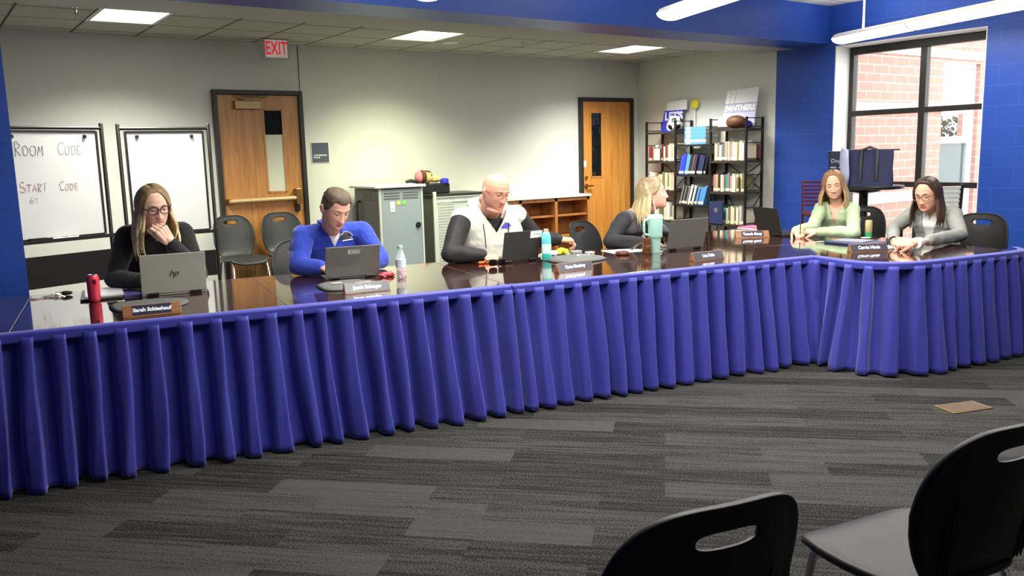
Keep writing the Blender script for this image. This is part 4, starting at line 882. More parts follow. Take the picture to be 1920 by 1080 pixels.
# folder with papers near W1
fd = MB().box((0,0,.006),(.22,.39,.011)).build('black_folder', m_lapk, loc=ST(-.12,5.465,Z0), rot=TA, bevel=.002); tag(fd, 'thin black folder under white papers by the red can', 'folder')
pp = MB().box((0,0,.004),(.20,.33,.008)).build('paper_stack', m_paper, loc=ST(-.11,5.475,Z0+.0125), rot=TA+R(2)); tag(pp, 'stack of white papers on the black folder by the red can', 'papers')
pd = thing('note_pad', 'purple edged pad with yellow note, partly under the silver laptop', 'note pad', ST(.047,5.44,Z0), TA+R(4))
MB().box((0,0,.005),(.12,.26,.009)).build('cover', mat('purple_cover', (92,84,150), .5), pd); MB().box((.03,.07,.0102),(.06,.07,.001)).build('sticky_note', mat('sticky_yellow', (226,214,120), .7), pd)
def folded(lab, name, cat, s, t, rot, w, d, h, m_, seed):
    r = np.random.default_rng(seed); rows = []; K, n = 7, 40
    for k in range(K+1):
        f = (k+.001)/K; ring = []
        for i in range(n):
            a = 2*PI*i/n; e = 2/3; x = math.copysign(abs(math.cos(a))**e, math.cos(a))*w/2*f; y = math.copysign(abs(math.sin(a))**e, math.sin(a))*d/2*f
            z = h*(1-f**3.5*.8)+.004*noise.noise(Vector((x*18+seed,y*26,1)))*(1 if f < .99 else .2)
            ring.append(Vector((x*(1+.05*math.sin(3*a+seed)),y,z if k < K else h*.15)))
        rows.append(ring)
    rows.append([Vector((v.x*.96,v.y*.96,0)) for v in rows[-1]]); b = MB(); b.grid(rows, closed=True)
    b.add(rows[-1], [tuple(range(n))])
    o = b.build(name, m_, smooth=180, loc=ST(s,t,Z0), rot=rot); tag(o, lab, cat); return o
m_tee = mat('charcoal_jersey', (96,98,96), .85, vary=.08, bump=.1, bscale=300)
folded('folded charcoal shirt behind the wooden name plate at far left', 'folded_shirt', 'shirt', .11, 4.93, TA+R(2), .40, .34, .02, m_tee, 1)
folded('folded charcoal shirt beneath the grey laptop, beside a dark name plate', 'folded_shirt', 'shirt', 1.22, 4.98, TA+R(2), .38, .36, .024, m_tee, 2)
tee = folded('folded charcoal shirt with white emblem beside the teal bottle', 'folded_shirt', 'shirt', 2.93, 5.24, TA+R(14), .42, .34, .035, m_tee, 3)
for (s,t,w,h) in ((-.02,5.02,.035,.016),(1.145,4.96,.06,.03),(1.29,4.9,.09,.02)):
    o = MB().box((0,0,.0005),(w,h,.001)).build('paper_slip', m_paper, loc=ST(s,t,Z0+(.0215 if s < 1 else .0265)), rot=TA+R(5)); tag(o, {(-.02):'tiny white tag on the charcoal shirt at far left',1.145:'small white slip at the left end of the shirt under the grey laptop',1.29:'white slip just behind the second name plate from the left'}[s], 'paper slip')
# panther-head emblem outline (as on the shirts), unit width, y up
PAN = [(0,0),(.08,.17),(.22,.33),(.42,.46),(.385,.535),(.70,.52),(.86,.44),(1.0,.30),(.985,.21),(.94,.165),(.93,.12),(.87,.125),(.885,.16),(.86,.20),(.80,.19),(.76,.14),(.755,.08),(.80,.03),(.855,.02),(.83,-.02),(.77,-.08),(.70,-.02),(.63,.02),(.58,.01),(.40,.06),(.2,.05)]
def emblem_on(target, M, w, m_, parent, name='emblem', scale=1., off=.0015):
    """thin emblem laid on a cloth surface by dropping every point along the frame's -z"""
    bvh = BVHTree.FromPolygons([v.co for v in target.data.vertices], [p.vertices for p in target.data.polygons])
    bm = bmesh.new(); vs = [bm.verts.new(((x-.5)*w*scale, (y-.22)*w*scale, 0)) for x, y in PAN]; bm.faces.new(vs); bmesh.ops.triangulate(bm, faces=bm.faces); bmesh.ops.subdivide_edges(bm, edges=bm.edges, cuts=2, use_grid_fill=True)
    z = (M.to_3x3()@Vector((0,0,1))).normalized()
    for v in bm.verts:
        p = M@v.co; hit = bvh.ray_cast(p+z*.15, -z, .4); v.co = (hit[0]+z*off) if hit[0] else p
    me = bpy.data.meshes.new(name); bm.to_mesh(me); bm.free(); fix(me); me.materials.append(m_)
    o = bpy.data.objects.new(name, me); C.objects.link(o); o.parent = parent; return o
emblem_on(tee, frame((.03,-.03,0),(1,0,0),(0,1,0)), .14, m_txt, tee, 'printed_emblem'); emblem_on(tee, frame((.03,-.03,0),(1,0,0),(0,1,0)), .10, m_tee, tee, 'printed_emblem', off=.0025)
# bottles
m_clear, nt, bb = newmat('clear_plastic'); bb.inputs['Base Color'].default_value = (.9,.94,1,1); bb.inputs['Alpha'].default_value = .28; bb.inputs['Roughness'].default_value = .05; bb.inputs['Coat Weight'].default_value = .5
bo = thing('water_bottle', 'clear plastic water bottle beside the red candy wrapper', 'water bottle', ST(1.593,5.11,Z0))
pr = [(.024,0),(.031,.006),(.032,.02),(.030,.03),(.032,.04),(.030,.052),(.032,.062),(.032,.125),(.030,.135),(.024,.155),(.014,.18),(.013,.19)]
MB().lathe(pr, n=28).build('bottle_body', m_clear, bo, smooth=60)
MB().lathe([(.0327,.07),(.0327,.12)], n=28).build('label', mat('pale_label', (206,214,236), .5, vary=.25, vscale=40), bo, smooth=60)
MB().lathe([(.0152,.188),(.0152,.206),(.014,.208)], n=20).build('cap', mat('pale_green_cap', (150,200,176), .5), bo, smooth=40)
tb = thing('teal_bottle', 'teal plastic bottle with white label between the black laptop and folded shirt', 'bottle', ST(2.742,5.335,Z0))
m_teal = mat('teal_liquid', (112,208,216), .15, vary=.04, coat=.3); 
MB().lathe([(.026,0),(.033,.008),(.034,.025),(.033,.05),(.034,.055),(.034,.15),(.033,.165),(.030,.178),(.026,.195),(.019,.205)], n=28).build('bottle_body', m_teal, tb, smooth=60)
MB().lathe([(.0346,.055),(.0346,.12)], n=28).build('label', mat('aqua_white_label', (206,236,234), .5, vary=.18, vscale=50), tb, smooth=60)
MB().lathe([(.0332,.01),(.0346,.026),(.0336,.045)], n=28).build('base_band', mat('green_band', (52,170,150), .4), tb, smooth=60)
MB().lathe([(.018,.2045),(.018,.222),(.016,.226)], n=20).build('cap', mat('tan_cap', (186,158,130), .5), tb, smooth=40)
def crumple(lab, name, cat, s, t, rx, ry, rz, m_, seed, z=Z0, n=3):
    bm = bmesh.new(); bmesh.ops.create_icosphere(bm, subdivisions=n, radius=1)
    for v in bm.verts:
        k = 1+.45*noise.noise(v.co*2.6+Vector((seed,0,0)))+.2*noise.noise(v.co*6+Vector((seed,3,0)))
        v.co = Vector((v.co.x*rx*k, v.co.y*ry*k, max(v.co.z*rz*k, -rz*.6)))
    mz = min(v.co.z for v in bm.verts)
    for v in bm.verts: v.co.z -= mz
    me = bpy.data.meshes.new(name); bm.to_mesh(me); bm.free(); me.materials.append(m_); o = bpy.data.objects.new(name, me); C.objects.link(o); o.location = ST(s,t,z); o.rotation_euler = (0,0,TA); return tag(o, lab, cat)
m_wrap = mat('red_foil', (226,84,92), .3, vary=.5, vscale=35)
crumple('crumpled red and white candy wrapper left of the water bottle', 'candy_wrapper', 'wrapper', 1.535, 5.235, .05, .03, .018, m_wrap, 1)
crumple('pink crumpled wrapper just behind the clear water bottle', 'candy_wrapper', 'wrapper', 1.625, 5.20, .03, .03, .03, mat('pink_foil', (232,150,158), .3, vary=.4, vscale=35), 5)
crumple('crumpled neon yellow snack bag under the bald man hand', 'snack_bag', 'wrapper', 3.02, 5.62, .05, .04, .028, mat('neon_yellow_bag', (214,230,62), .35, vary=.3, vscale=40), 9)
crumple('crumpled white wrapper between the teal bottle and the yellow bag', 'paper_wrapper', 'wrapper', 2.90, 5.60, .07, .035, .024, m_paper, 12)
for nm, lab, cat, s, t, w, d, h, c in (('gadget_box','small grey box right of the neon yellow bag','box',3.13,5.60,.08,.05,.02,(150,154,150)),('sticky_note_block','small cream note block behind the folded shirt with emblem','note block',3.21,5.53,.06,.05,.012,(236,214,190))):
    o = MB().box((0,0,h/2),(w,d,h)).build(nm, mat(nm, c, .6), loc=ST(s,t,Z0), rot=TA, bevel=.003); tag(o, lab, cat)
# sunglasses and highlighter
sg = thing('sunglasses', 'black wraparound sunglasses lying before the bald man', 'sunglasses', ST(2.325,5.27,Z0), TA+R(4))
m_lens = mat('glossy_black_lens', (10,10,12), .05, vary=0, coat=.6)
for x in (-.034,.034):
    rows = [[Vector((x+math.copysign(abs(math.cos(a))**.75,math.cos(a))*.030*f, -.012+.35*(x+math.cos(a)*.03*f)**2*12*.5+sg_*.0012, .026+math.copysign(abs(math.sin(a))**.75,math.sin(a))*.022*f)) for a in [2*PI*i/28 for i in range(28)]] for sg_ in (-1,1) for f in ((.01,.5,1) if sg_ < 0 else (1,.5,.01))]
    MB().grid(rows, closed=True).build('lens', m_lens, sg, smooth=60)
MB().tube([(-.062,.0,.045),(-.034,-.010,.049),(0,-.013,.043),(.034,-.010,.049),(.062,0,.045)], .0032, 8).build('brow_bar', m_black, sg, smooth=60)
for x in (-.062,.062): MB().tube([(x,0,.044),(x*.95,.05,.03),(x*.85,.1,.004)], [.004,.003,.003], 8).build('temple', m_black, sg, smooth=60)
hl = MB().capsule((0,0,.0095),(.085,0,.0095),.009,.009,12).build('orange_highlighter', mat('orange_plastic', (250,104,40), .4), smooth=60, loc=ST(2.27,5.445,Z0), rot=TA); tag(hl, 'short orange highlighter beside the sunglasses', 'highlighter')
# W4 things
pa = MB().box((0,0,.0008),(.30,.21,.0014)).build('paper_sheet', m_paper, loc=ST(3.50,5.50,Z0), rot=TA+R(-4)); tag(pa, 'white paper sheet behind the gavel and sound block', 'paper')
pa = MB().box((0,0,.0008),(.05,.12,.0014)).build('paper_sheet', m_paper, loc=ST(3.69,5.36,Z0), rot=TA+R(3)); tag(pa, 'sliver of white paper between tumbler and dark grey laptop', 'paper')
m_gav = wood_mat('gavel_wood', (78,44,30), (112,66,44), .3)
o = MB().lathe([(.044,0),(.052,.006),(.052,.018),(.046,.026),(.001,.027)], n=36).build('sound_block', m_gav, smooth=40, loc=ST(3.352,5.30,Z0)); tag(o, 'round wooden gavel sound block left of the gavel', 'sound block')
gv = thing('gavel', 'wooden gavel with brass band standing on its head by the tumbler', 'gavel', ST(3.535,5.255,Z0), TA)
MB().lathe([(.030,0),(.034,.006),(.034,.022)], n=28).lathe([(.034,.046),(.033,.06),(.026,.066),(.030,.078),(.032,.10),(.029,.114),(.001,.116)], n=28).build('head', m_gav, gv, smooth=40)
MB().lathe([(.0345,.022),(.0355,.03),(.0355,.04),(.0345,.046)], n=28).build('brass_band', m_brass, gv, smooth=40)
MB().tube([(0,.03,.085),(0,.12,.06),(0,.2,.018)], [.009,.008,.012], 10).build('handle', m_gav, gv, smooth=60)
tu = thing('tumbler', 'tall aqua handled tumbler with pink straw', 'tumbler', ST(3.612,5.255,Z0), TA); tu.scale = (1.05,1.05,1.14)
m_aq = mat('aqua_enamel', (160,204,194), .4, vary=.015)
MB().lathe([(.034,0),(.036,.004),(.038,.09),(.040,.098),(.049,.106),(.0505,.112),(.0515,.228),(.0505,.232)], n=36).build('cup_body', m_aq, tu, smooth=40)
MB().lathe([(.0518,.228),(.0518,.246),(.049,.250),(.02,.2505),(.001,.2505)], n=36).build('lid', mat('tumbler_lid', (206,228,220), .35), tu, smooth=40)
MB().tube([(-.048,0,.222),(-.085,0,.220),(-.094,0,.205),(-.094,0,.145),(-.088,0,.128),(-.05,0,.118)], .0085, 10).build('handle', m_aq, tu, smooth=60)
MB().tube([(.005,0,.2506),(-.002,0,.29),(-.014,0,.33),(-.018,0,.35)], .0045, 10).build('straw', mat('pink_straw', (238,196,190), .35), tu, smooth=60)
# W5 / W6 things
st_ = [((226,222,214),.012,'cream'),((150,142,138),.012,'grey'),((232,226,224),.008,'white'),((236,104,140),.010,'pink')]; z = Z0
for i, (c, h, nm) in enumerate(st_):
    o = MB().box((0,0,h/2),(.235-.01*i,.30,h)).build('paper_stack' if nm != 'pink' else 'pink_folder', mat('paper_'+nm, c, .7), loc=ST(5.265+.006*i,6.05,z), rot=TA+R(-6+5*i)); z += h+.0006
    tag(o, ['lowest cream paper pad of the pile beside the black laptop','grey folder second from the bottom of the pile with pink top','white papers just under the pink folder','bright pink folder topping the paper pile beside the black laptop'][i], 'folder' if nm in ('grey','pink') else 'papers')
for k, (s,t,r_, lab) in enumerate(((5.43,5.62,12,'white sheets under the hands of the woman in green'),(5.50,5.70,-8,'white sheet beneath the pen of the woman in green'))):
    o = MB().box((0,0,.0015),(.28,.21,.003)).build('paper_sheet', m_paper, loc=ST(s,t,Z0+.0035*k), rot=TA+R(r_)); tag(o, lab, 'paper')
fo = MB().box((0,0,.008),(.30,.36,.014)).build('navy_folder', mat('navy_folder', (44,54,92), .45, vary=.05), loc=ST(5.20,4.84,Z0), rot=TA+R(6), bevel=.003); tag(fo, 'navy folder on the table left of the woman in grey', 'folder')
fo = MB().box((0,0,.003),(.2,.24,.006)).build('grey_booklet', mat('grey_booklet', (134,138,150), .5, vary=.1), loc=ST(5.22,4.88,Z0+.0155), rot=TA+R(16)); tag(fo, 'grey booklet on top of the navy folder', 'booklet')
o = MB().box((0,0,.0008),(.26,.20,.0014)).build('paper_sheet', m_paper, loc=ST(5.245,4.50,Z0), rot=TA+R(-30)); tag(o, 'white paper sheet behind the name plate of the woman in grey', 'paper')
cp = thing('drink_can', 'slim tan drink can with green base between the two women at right', 'drink can', onz(1628,447,TT)+Vector((0,0,.0006)))
MB().lathe([(.026,.048),(.0275,.05),(.0275,.135),(.024,.148),(.001,.149)], n=28).build('can_body', mat('tan_can', (196,178,128), .4, vary=.1), cp, smooth=40)
MB().lathe([(.022,0),(.027,.006),(.0276,.012),(.0276,.0495)], n=28).build('green_base', mat('green_can_base', (70,164,104), .4), cp, smooth=40)
o = MB().lathe([(.035,0),(.04,.001),(.04,.003),(.001,.0032)], n=24).build('paper_coaster', mat('coaster_pale', (214,220,190), .7), loc=ST(5.40,4.93,Z0+.0225)); tag(o, 'pale coaster near the slim tan can', 'coaster')
# ------------------------------------------------------------------ people
def remesh(mb, voxel, smooth=2, name='m'):
    me = mb.mesh(name, []); o = bpy.data.objects.new(name, me); C.objects.link(o)
    r = o.modifiers.new('r','REMESH'); r.mode = 'VOXEL'; r.voxel_size = voxel; r.use_smooth_shade = True
    if smooth: sm = o.modifiers.new('s','SMOOTH'); sm.factor = .5; sm.iterations = smooth
    out = bpy.data.meshes.new_from_object(o.evaluated_get(bpy.context.evaluated_depsgraph_get()))
    bpy.data.objects.remove(o); bpy.data.meshes.remove(me)
    out.polygons.foreach_set('use_smooth', [True]*len(out.polygons)); return out
HZ = [.113,.108,.096,.078,.052,.022,-.005,-.032,-.055,-.075,-.094,-.108,-.117]
HW = [.012,.032,.052,.065,.0735,.0765,.0755,.0725,.0685,.063,.053,.038,.018]
HF = [.010,.034,.055,.071,.083,.0885,.088,.087,.086,.0855,.084,.079,.066]
HB = [.014,.040,.063,.083,.096,.099,.095,.083,.066,.046,.024,.004,-.020]
def head_pt(t, z, off=0, wide=1.):
    zz = HZ[::-1]; w = np.interp(z, zz, HW[::-1])*wide; f = np.interp(z, zz, HF[::-1]); b = np.interp(z, zz, HB[::-1])
    s, c = math.sin(t), math.cos(t); x = (w+off)*math.copysign(abs(s)**.92, s)
    y = -(f+off)*c if c > 0 else -(b+off)*c
    if c > 0: y = -(f+off)*c**.88
    if c > 0:                                        # facial relief
        G = lambda x0, z0, sx, sz: math.exp(-((x-x0)/sx)**2-((z-z0)/sz)**2)
        d = 0
        if -.062 < z < .03:
            q = min(1,max(0,(.022-z)/.066)); wn = .0075+.0065*q; tip = 1 if z > -.046 else max(0,1-(-.046-z)/.011)
            d += (.003+.021*q**1.25)*math.exp(-(x/wn)**2)*tip
            d += .006*(G(.013,-.043,.006,.007)+G(-.013,-.043,.006,.007))
        d -= .0105*(G(.031,.002,.016,.012)+G(-.031,.002,.016,.012))
        d += .0045*(G(.03,.023,.02,.008)+G(-.03,.023,.02,.008))
        d += .005*(G(.043,-.03,.018,.018)+G(-.043,-.03,.018,.018))
        d += .0055*G(0,-.0655,.017,.0048)+.0062*G(0,-.0775,.014,.005)-.004*G(0,-.0712,.022,.0024)
        d += .005*G(0,-.1,.018,.012)-.003*G(0,-.088,.016,.005)
        y -= d
    return Vector((x, y, z))
def head_mesh(mb, M, wide=1., plump=0, lidd=0.):
    nz, n = 84, 96; rows = []
    for i in range(nz):
        z = .1129-(.1129+.1168)*i/(nz-1); rows.append([M@head_pt(2*PI*j/n, z, 0, wide) for j in range(n)])
    o = len(mb.v); mb.grid(rows, closed=True); mb.add(rows[0], [tuple(range(n))]); mb.add(rows[-1], [tuple(range(n))])
    for s in (-1,1):
        E = M@Matrix.Translation((s*.0775,.012,-.008))@Matrix.Rotation(s*R(-18),4,'Z'); R3 = E.to_3x3()
        mb.ell(E.translation, (.010,.018,.031), R3, 14, 10); mb.ell(E@Vector((s*.006,.006,.008)), (.008,.016,.02), R3, 12, 8)
        mb.ell(M@Vector((s*.031,-.0745,.0085-lidd)), (.0155,.0130,.0085), M.to_3x3(), 14, 8)
    if plump: mb.ell(M@Vector((0,-.03,-.112)), (.058,.055,.03), M.to_3x3()); mb.ell(M@Vector((0,.075,-.075)), (.06,.03,.05), M.to_3x3())
def hand(mb, W, d, n, side, curls=(20,30,18), spread=6, thumb=(35,20), sc=1.08):
    """W wrist, d towards fingers, n out of the back of the hand, side +1 left / -1 right"""
    d = Vector(d).normalized(); n = Vector(n); n = (n-d*n.dot(d)).normalized(); l = d.cross(n)*(1 if side < 0 else -1)   # l points to the thumb side
    W = Vector(W); k = sc
    for q in np.linspace(-1,1,4):
        mb.capsule(W+d*.012*k+l*.020*q*k, W+d*.088*k+l*.031*q*k+n*.002*(1-q*q), .0145*k, .0125*k, 12)
    spec = [(.031,.044,.026,.021,.0088),(.0105,.048,.029,.022,.0091),(-.0105,.044,.027,.021,.0087),(-.030,.034,.021,.018,.0077)]
    for i, (o, a, b, c, r) in enumerate(spec):
        p = W+d*(.090-.004*abs(i-1))*k+l*o*k; ang = 0; dr = (d+l*math.tan(R(spread))*(1.2-i*.8)*.5).normalized()
        pts = [p-d*.012]; pts.append(p); 
        for Ls, cu in zip((a,b,c), curls):
            ang += R(cu+2.5*i); v = dr*math.cos(ang)-n*math.sin(ang); pts.append(pts[-1]+v*Ls*k)
        mb.chain(pts, [r*k,r*k,r*k*.97,r*k*.9,r*k*.8], 10)
    p0 = W+d*.022*k+l*.024*k-n*.004; a = R(thumb[0]); v1 = (d*math.cos(a)+l*math.sin(a)-n*.35).normalized(); a2 = R(thumb[1]); v2 = (d*math.cos(a2)+l*math.sin(a2)-n*.45).normalized()
    p1 = p0+v1*.046*k; p2 = p1+v2*.034*k; p3 = p2+v2*.026*k
    mb.chain([p0,p1,p2,p3], [.0150*k,.0112*k,.0098*k,.0082*k], 10)
SEC = {'f': [(0,.165,.120,0),(.12,.172,.122,.0),(.33,.143,.100,.008),(.5,.150,.108,.014),(.66,.162,.122,.022),(.80,.160,.106,.010),(.91,.140,.080,.0),(.985,.088,.062,0),(1.03,.052,.05,0)],
       'm': [(0,.170,.125,0),(.12,.172,.128,.0),(.33,.165,.118,.012),(.5,.170,.120,.014),(.68,.182,.124,.014),(.82,.182,.110,.006),(.92,.158,.086,.0),(.99,.098,.068,0),(1.03,.062,.06,0)],
       'b': [(0,.205,.170,.03),(.14,.212,.185,.05),(.36,.212,.185,.06),(.55,.212,.168,.045),(.70,.214,.146,.025),(.83,.208,.124,.01),(.93,.176,.096,.0),(.99,.108,.074,0),(1.03,.07,.066,0)]}
def build_person(label, Ps, Pt, bodyh, N, Hc, faceh, facep, roll, arms, kind='f', skin=(224,176,150), lips=(190,110,104), shw=.165, hs=1.08, bs=1.06, plump=0, headw=1., legs=(40,44,60), clothes=None, hair=None, glasses=None, brow=(110,84,60), lidd=.003, smile=False, extra=None):
    root = ST(Ps, Pt, 0); loc = lambda v: Vector(v)-root
    fw = Vector((math.cos(bodyh), math.sin(bodyh), 0)); lf = Vector((0,0,1)).cross(fw); up = Vector((0,0,1))
    pel = Vector((0,0,.56)); N = loc(N); Hc = loc(Hc)
    fc = Vector((math.cos(faceh)*math.cos(facep), math.sin(faceh)*math.cos(facep), math.sin(facep)))
    hx = (-fc).cross(up).normalized(); hz = hx.cross(-fc).normalized()
    Rr = Matrix.Rotation(roll, 3, fc); hx = Rr@hx; hz = Rr@hz
    HM = Matrix.Identity(4)
    for i in range(3): HM[i][0] = hx[i]*hs; HM[i][1] = -fc[i]*hs; HM[i][2] = hz[i]*hs; HM[i][3] = Hc[i]
    sh = {1: N+lf*shw*bs-up*.052+fw*arms.get('shf',.0), -1: N-lf*shw*bs-up*.052+fw*arms.get('shf',.0)}
    def torso(mb, g=0., lo=0., hi=1.05, sy=1.):
        rows = []; n = 40
        for k in np.linspace(lo, hi, 30):
            S = SEC[kind]; ks = [q[0] for q in S]; w = (np.interp(k,ks,[q[1] for q in S])*bs+g); d = (np.interp(k,ks,[q[2] for q in S])*bs+g)*sy; f = np.interp(k,ks,[q[3] for q in S])*bs
            c = pel.lerp(N, float(k)) - fw*.035*math.sin(PI*min(1,k))*(1 if kind != 'b' else .3)
            rows.append([c+lf*w*math.copysign(abs(math.cos(a))**.85,math.cos(a))+fw*(d*math.copysign(abs(math.sin(a))**.9,math.sin(a))+f) for a in [2*PI*i/n for i in range(n)]])
        mb.grid(rows, closed=True); mb.add(rows[0], [tuple(range(n))]); mb.add(rows[-1], [tuple(range(n))])
        if hi > .9:
            for s in (1,-1): mb.capsule(N-up*.035+lf*s*.03, sh[s], .045*bs+g, .052*bs+g)
    A = {}
    for s, key in ((1,'L'),(-1,'R')):
        a = arms[key]; A[s] = dict(e=loc(a['e']), w=loc(a['w']), **{k: v for k, v in a.items() if k not in 'ew'})
    fat = 1.2 if kind == 'b' else (1.06 if kind == 'm' else .95)
    def sleeve(mb, s, g=0., end=1., st=0.):
        a = A[s]; w = a['e'].lerp(a['w'], end)
        mb.chain([sh[s].lerp(a['e'],st), sh[s].lerp(a['e'],.5), a['e']], [(.052*fat+g)*bs, (.046*fat+g)*bs, (.039*fat+g)*bs], 16); mb.chain([a['e'], a['e'].lerp(w,.45), w], [(.039*fat+g)*bs,(.038*fat+g)*bs,(.027*fat+g*1.1)*bs], 16)
    # --- skin: one continuous surface
    mb = MB(); head_mesh(mb, HM, headw, plump, lidd)
    nb = HM@Vector((0,.018,-.085)); nr = {'f':.050,'m':.060,'b':.070}[kind]
    mb.capsule(N-up*.03, nb, nr*1.12, nr*1.02, 20); mb.capsule(nb, HM@Vector((0,.02,-.05)), nr*1.02, nr*1.0, 20)
    torso(mb, -.012, .05, 1.0)
    for s in (1,-1):
        sleeve(mb, s, -.009); a = A[s]; mb.capsule(a['w']-(a['w']-a['e']).normalized()*.05, a['w']+Vector(a['d']).normalized()*.02, .029*fat, .0275*fat)
        hand(mb, a['w'], a['d'], a['n'], s, a.get('c',(20,30,18)), thumb=a.get('th',(35,20)), sc=1.1*(1.05 if kind != 'f' else .97))
    me = remesh(mb, .0042, 2, 'person')
    ms = mat('skin', skin, .58, vary=.06, vscale=22, bump=.04, bscale=300); ms.node_tree.nodes['Principled BSDF'].inputs['Subsurface Weight'].default_value = .08; ms.node_tree.nodes['Principled BSDF'].inputs['Subsurface Radius'].default_value = (.012,.004,.002)
    me.materials.append(ms); me.materials.append(mat('lips', lips, .4, vary=.05)); me.materials.append(mat('teeth', (222,204,194), .4, vary=.02))
    HI = HM.inverted()
    for p in me.polygons:
        q = HI@p.center
        if smile and q.y < -.07 and abs(q.x) < .017 and abs(q.z+.0712-.4*abs(q.x)**1.4) < .0030: p.material_index = 2
        elif -.0985 < q.y < -.07 and abs(q.x) < .026 and -.082 < q.z < -.061 and ((q.x/.025)**2+((q.z+.0715)/.0095)**2) < 1: p.material_index = 1
    po = bpy.data.objects.new('person', me); C.objects.link(po); po.location = root; tag(po, label, 'person')
    # --- eyes, brows
    mw = mat('eye_white', (206,200,194), .25, vary=0); mi = mat('iris', (58,50,44), .15, vary=.1)
    for s in (-1,1):
        b = MB(); c = Vector((s*.031,-.0712,.0005)); b.ell((0,0,0), (.0122,.0122,.0115), None, 20, 14); b.v = [tuple(HM@(c+Vector(v))) for v in b.v]
        b.m = [1 if (HI@(sum((Vector(b.v[i]) for i in f), Vector())/len(f))-c).normalized().dot(Vector((0,-.93,-.36))) > .88 else 0 for f in b.f]
        b.build('eye', [mw, mi], po, smooth=180)
        b = MB(); b.tube([HM@(head_pt(math.atan2(s*x,.08),z)+Vector((0,-.0035,0))) for x, z in ((.014,.0205),(.025,.0255),(.037,.0265),(.048,.021))], [.002,.0034,.0032,.0014], 8, flat=.8); b.build('eyebrow', mat('eyebrow_hair', brow, .8), po, smooth=60)
    # --- trousers and shoes
    tr = MB(); torso(tr, .004, -.12, .2); ml = mat('trouser_cloth', legs, .8, vary=.08)
    kn = {}
    for s in (1,-1):
        k0 = pel+lf*s*.09-up*.03; k1 = k0+fw*.42+lf*s*.03-up*.0; k2 = k1-up*.44+fw*.02; kn[s] = k2; tr.chain([k0,k1],[.088*bs,.066*bs],14); tr.chain([k1,k2],[.062*bs,.045*bs],14)
    t_ = remesh(tr, .008, 3, 'trousers'); t_.materials.append(ml); o = bpy.data.objects.new('trousers', t_); C.objects.link(o); o.parent = po
    for s in (1,-1):
        b = MB(); c = Vector((kn[s].x,kn[s].y,.045))+fw*.06; b.ell(c, (.13,.045,.044), Matrix.Rotation(bodyh,3,'Z')); b.build('shoe', m_blkpl, po, smooth=180)
    # --- clothing
    ctx = dict(N=N, lf=lf, fw=fw, up=up, sh=sh, A=A, HM=HM, torso=torso, sleeve=sleeve, po=po, pel=pel, nb=nb, nr=nr, Hc=Hc, bs=bs, loc=loc)
    objs = clothes(ctx)
    if hair: hair(ctx)
    if glasses:
        gm, thick, half = glasses; b = MB(); gw, gh = .027, .0195
        for s in (-1,1):
            b.tube([HM@Vector((s*.033+math.copysign(abs(math.cos(a))**.7,math.cos(a))*gw, -.098+.10*abs(s*.033+math.cos(a)*gw)**1.5*2, .0+math.copysign(abs(math.sin(a))**.75,math.sin(a))*gh)) for a in [2*PI*i/24 for i in range(25)] if not (half and math.sin(a) < -.2 and False)], thick, 6, caps=False)
            b.tube([HM@Vector((s*.057,-.092,.008)), HM@Vector((s*.078,-.06,.009)), HM@Vector((s*.083,.0,.006)), HM@Vector((s*.082,.022,-.004))], thick, 6)
        b.tube([HM@Vector((-.010,-.0985,.006)), HM@Vector((0,-.101,.009)), HM@Vector((.010,-.0985,.006))], thick, 6)
        b.build('eyeglasses', gm, po, smooth=60)
    if extra: extra(ctx)
    return ctx
def garment(ctx, name, m_, fn, cut=None, voxel=.006, smooth=3, wr=.0045, seed=0, parent=None):
    mb = MB(); fn(mb); me = remesh(mb, voxel, smooth, name)
    N, lf, fw, up = ctx['N'], ctx['lf'], ctx['fw'], ctx['up']
    bm = bmesh.new(); bm.from_mesh(me)
    for v in bm.verts:
        p = v.co; k = noise.noise(Vector((p.x*11+seed,p.y*11,p.z*17)))*wr+noise.noise(Vector((p.x*30,p.y*30+seed,p.z*34)))*wr*.35; v.co = p+v.normal*(k+.001)
    if cut:
        kill = []
        for f in bm.faces:
            d = f.calc_center_median()-N
            if cut(d.dot(lf), d.dot(up), d.dot(fw), f.calc_center_median()): kill.append(f)
        bmesh.ops.delete(bm, geom=kill, context='FACES')
        for _ in range(3):
            be = [v for v in bm.verts if v.is_boundary]
            new = {}
            for v in be:
                nb_ = [e.other_vert(v) for e in v.link_edges if e.is_boundary]
                if len(nb_) == 2: new[v] = v.co*.4+(nb_[0].co+nb_[1].co)*.3
            for v, c in new.items(): v.co = c
    bm.to_mesh(me); bm.free(); me.polygons.foreach_set('use_smooth', [True]*len(me.polygons)); me.materials.append(m_)
    o = bpy.data.objects.new(name, me); C.objects.link(o); o.parent = parent or ctx['po']; return o
def collar(ctx, name, m_, r0, r1, h, gap, drop=.0, tilt=.0, z0=.0, seed=0, back=.012, thick=.003):
    """strip around the neck, open at the front by +-gap degrees"""
    N, lf, fw, up = ctx['N'], ctx['lf'], ctx['fw'], ctx['up']; rows = []
    for k in range(5):
        q = k/4; r = r0+(r1-r0)*q; ring = []
        for i in range(41):
            a = R(gap)+(2*PI-2*R(gap))*i/40; fr = max(0,math.cos(a))
            ring.append(N+lf*math.sin(a)*r*1.03+fw*(math.cos(a)*r*(1+.25*fr)-back)+up*(z0+h*q-drop*fr**2))
        rows.append(ring)
    b = MB(); b.grid(rows); o = b.build(name, m_, ctx['po'], smooth=180); s = o.modifiers.new('thickness','SOLIDIFY'); s.thickness = thick; s.offset = 1; return o
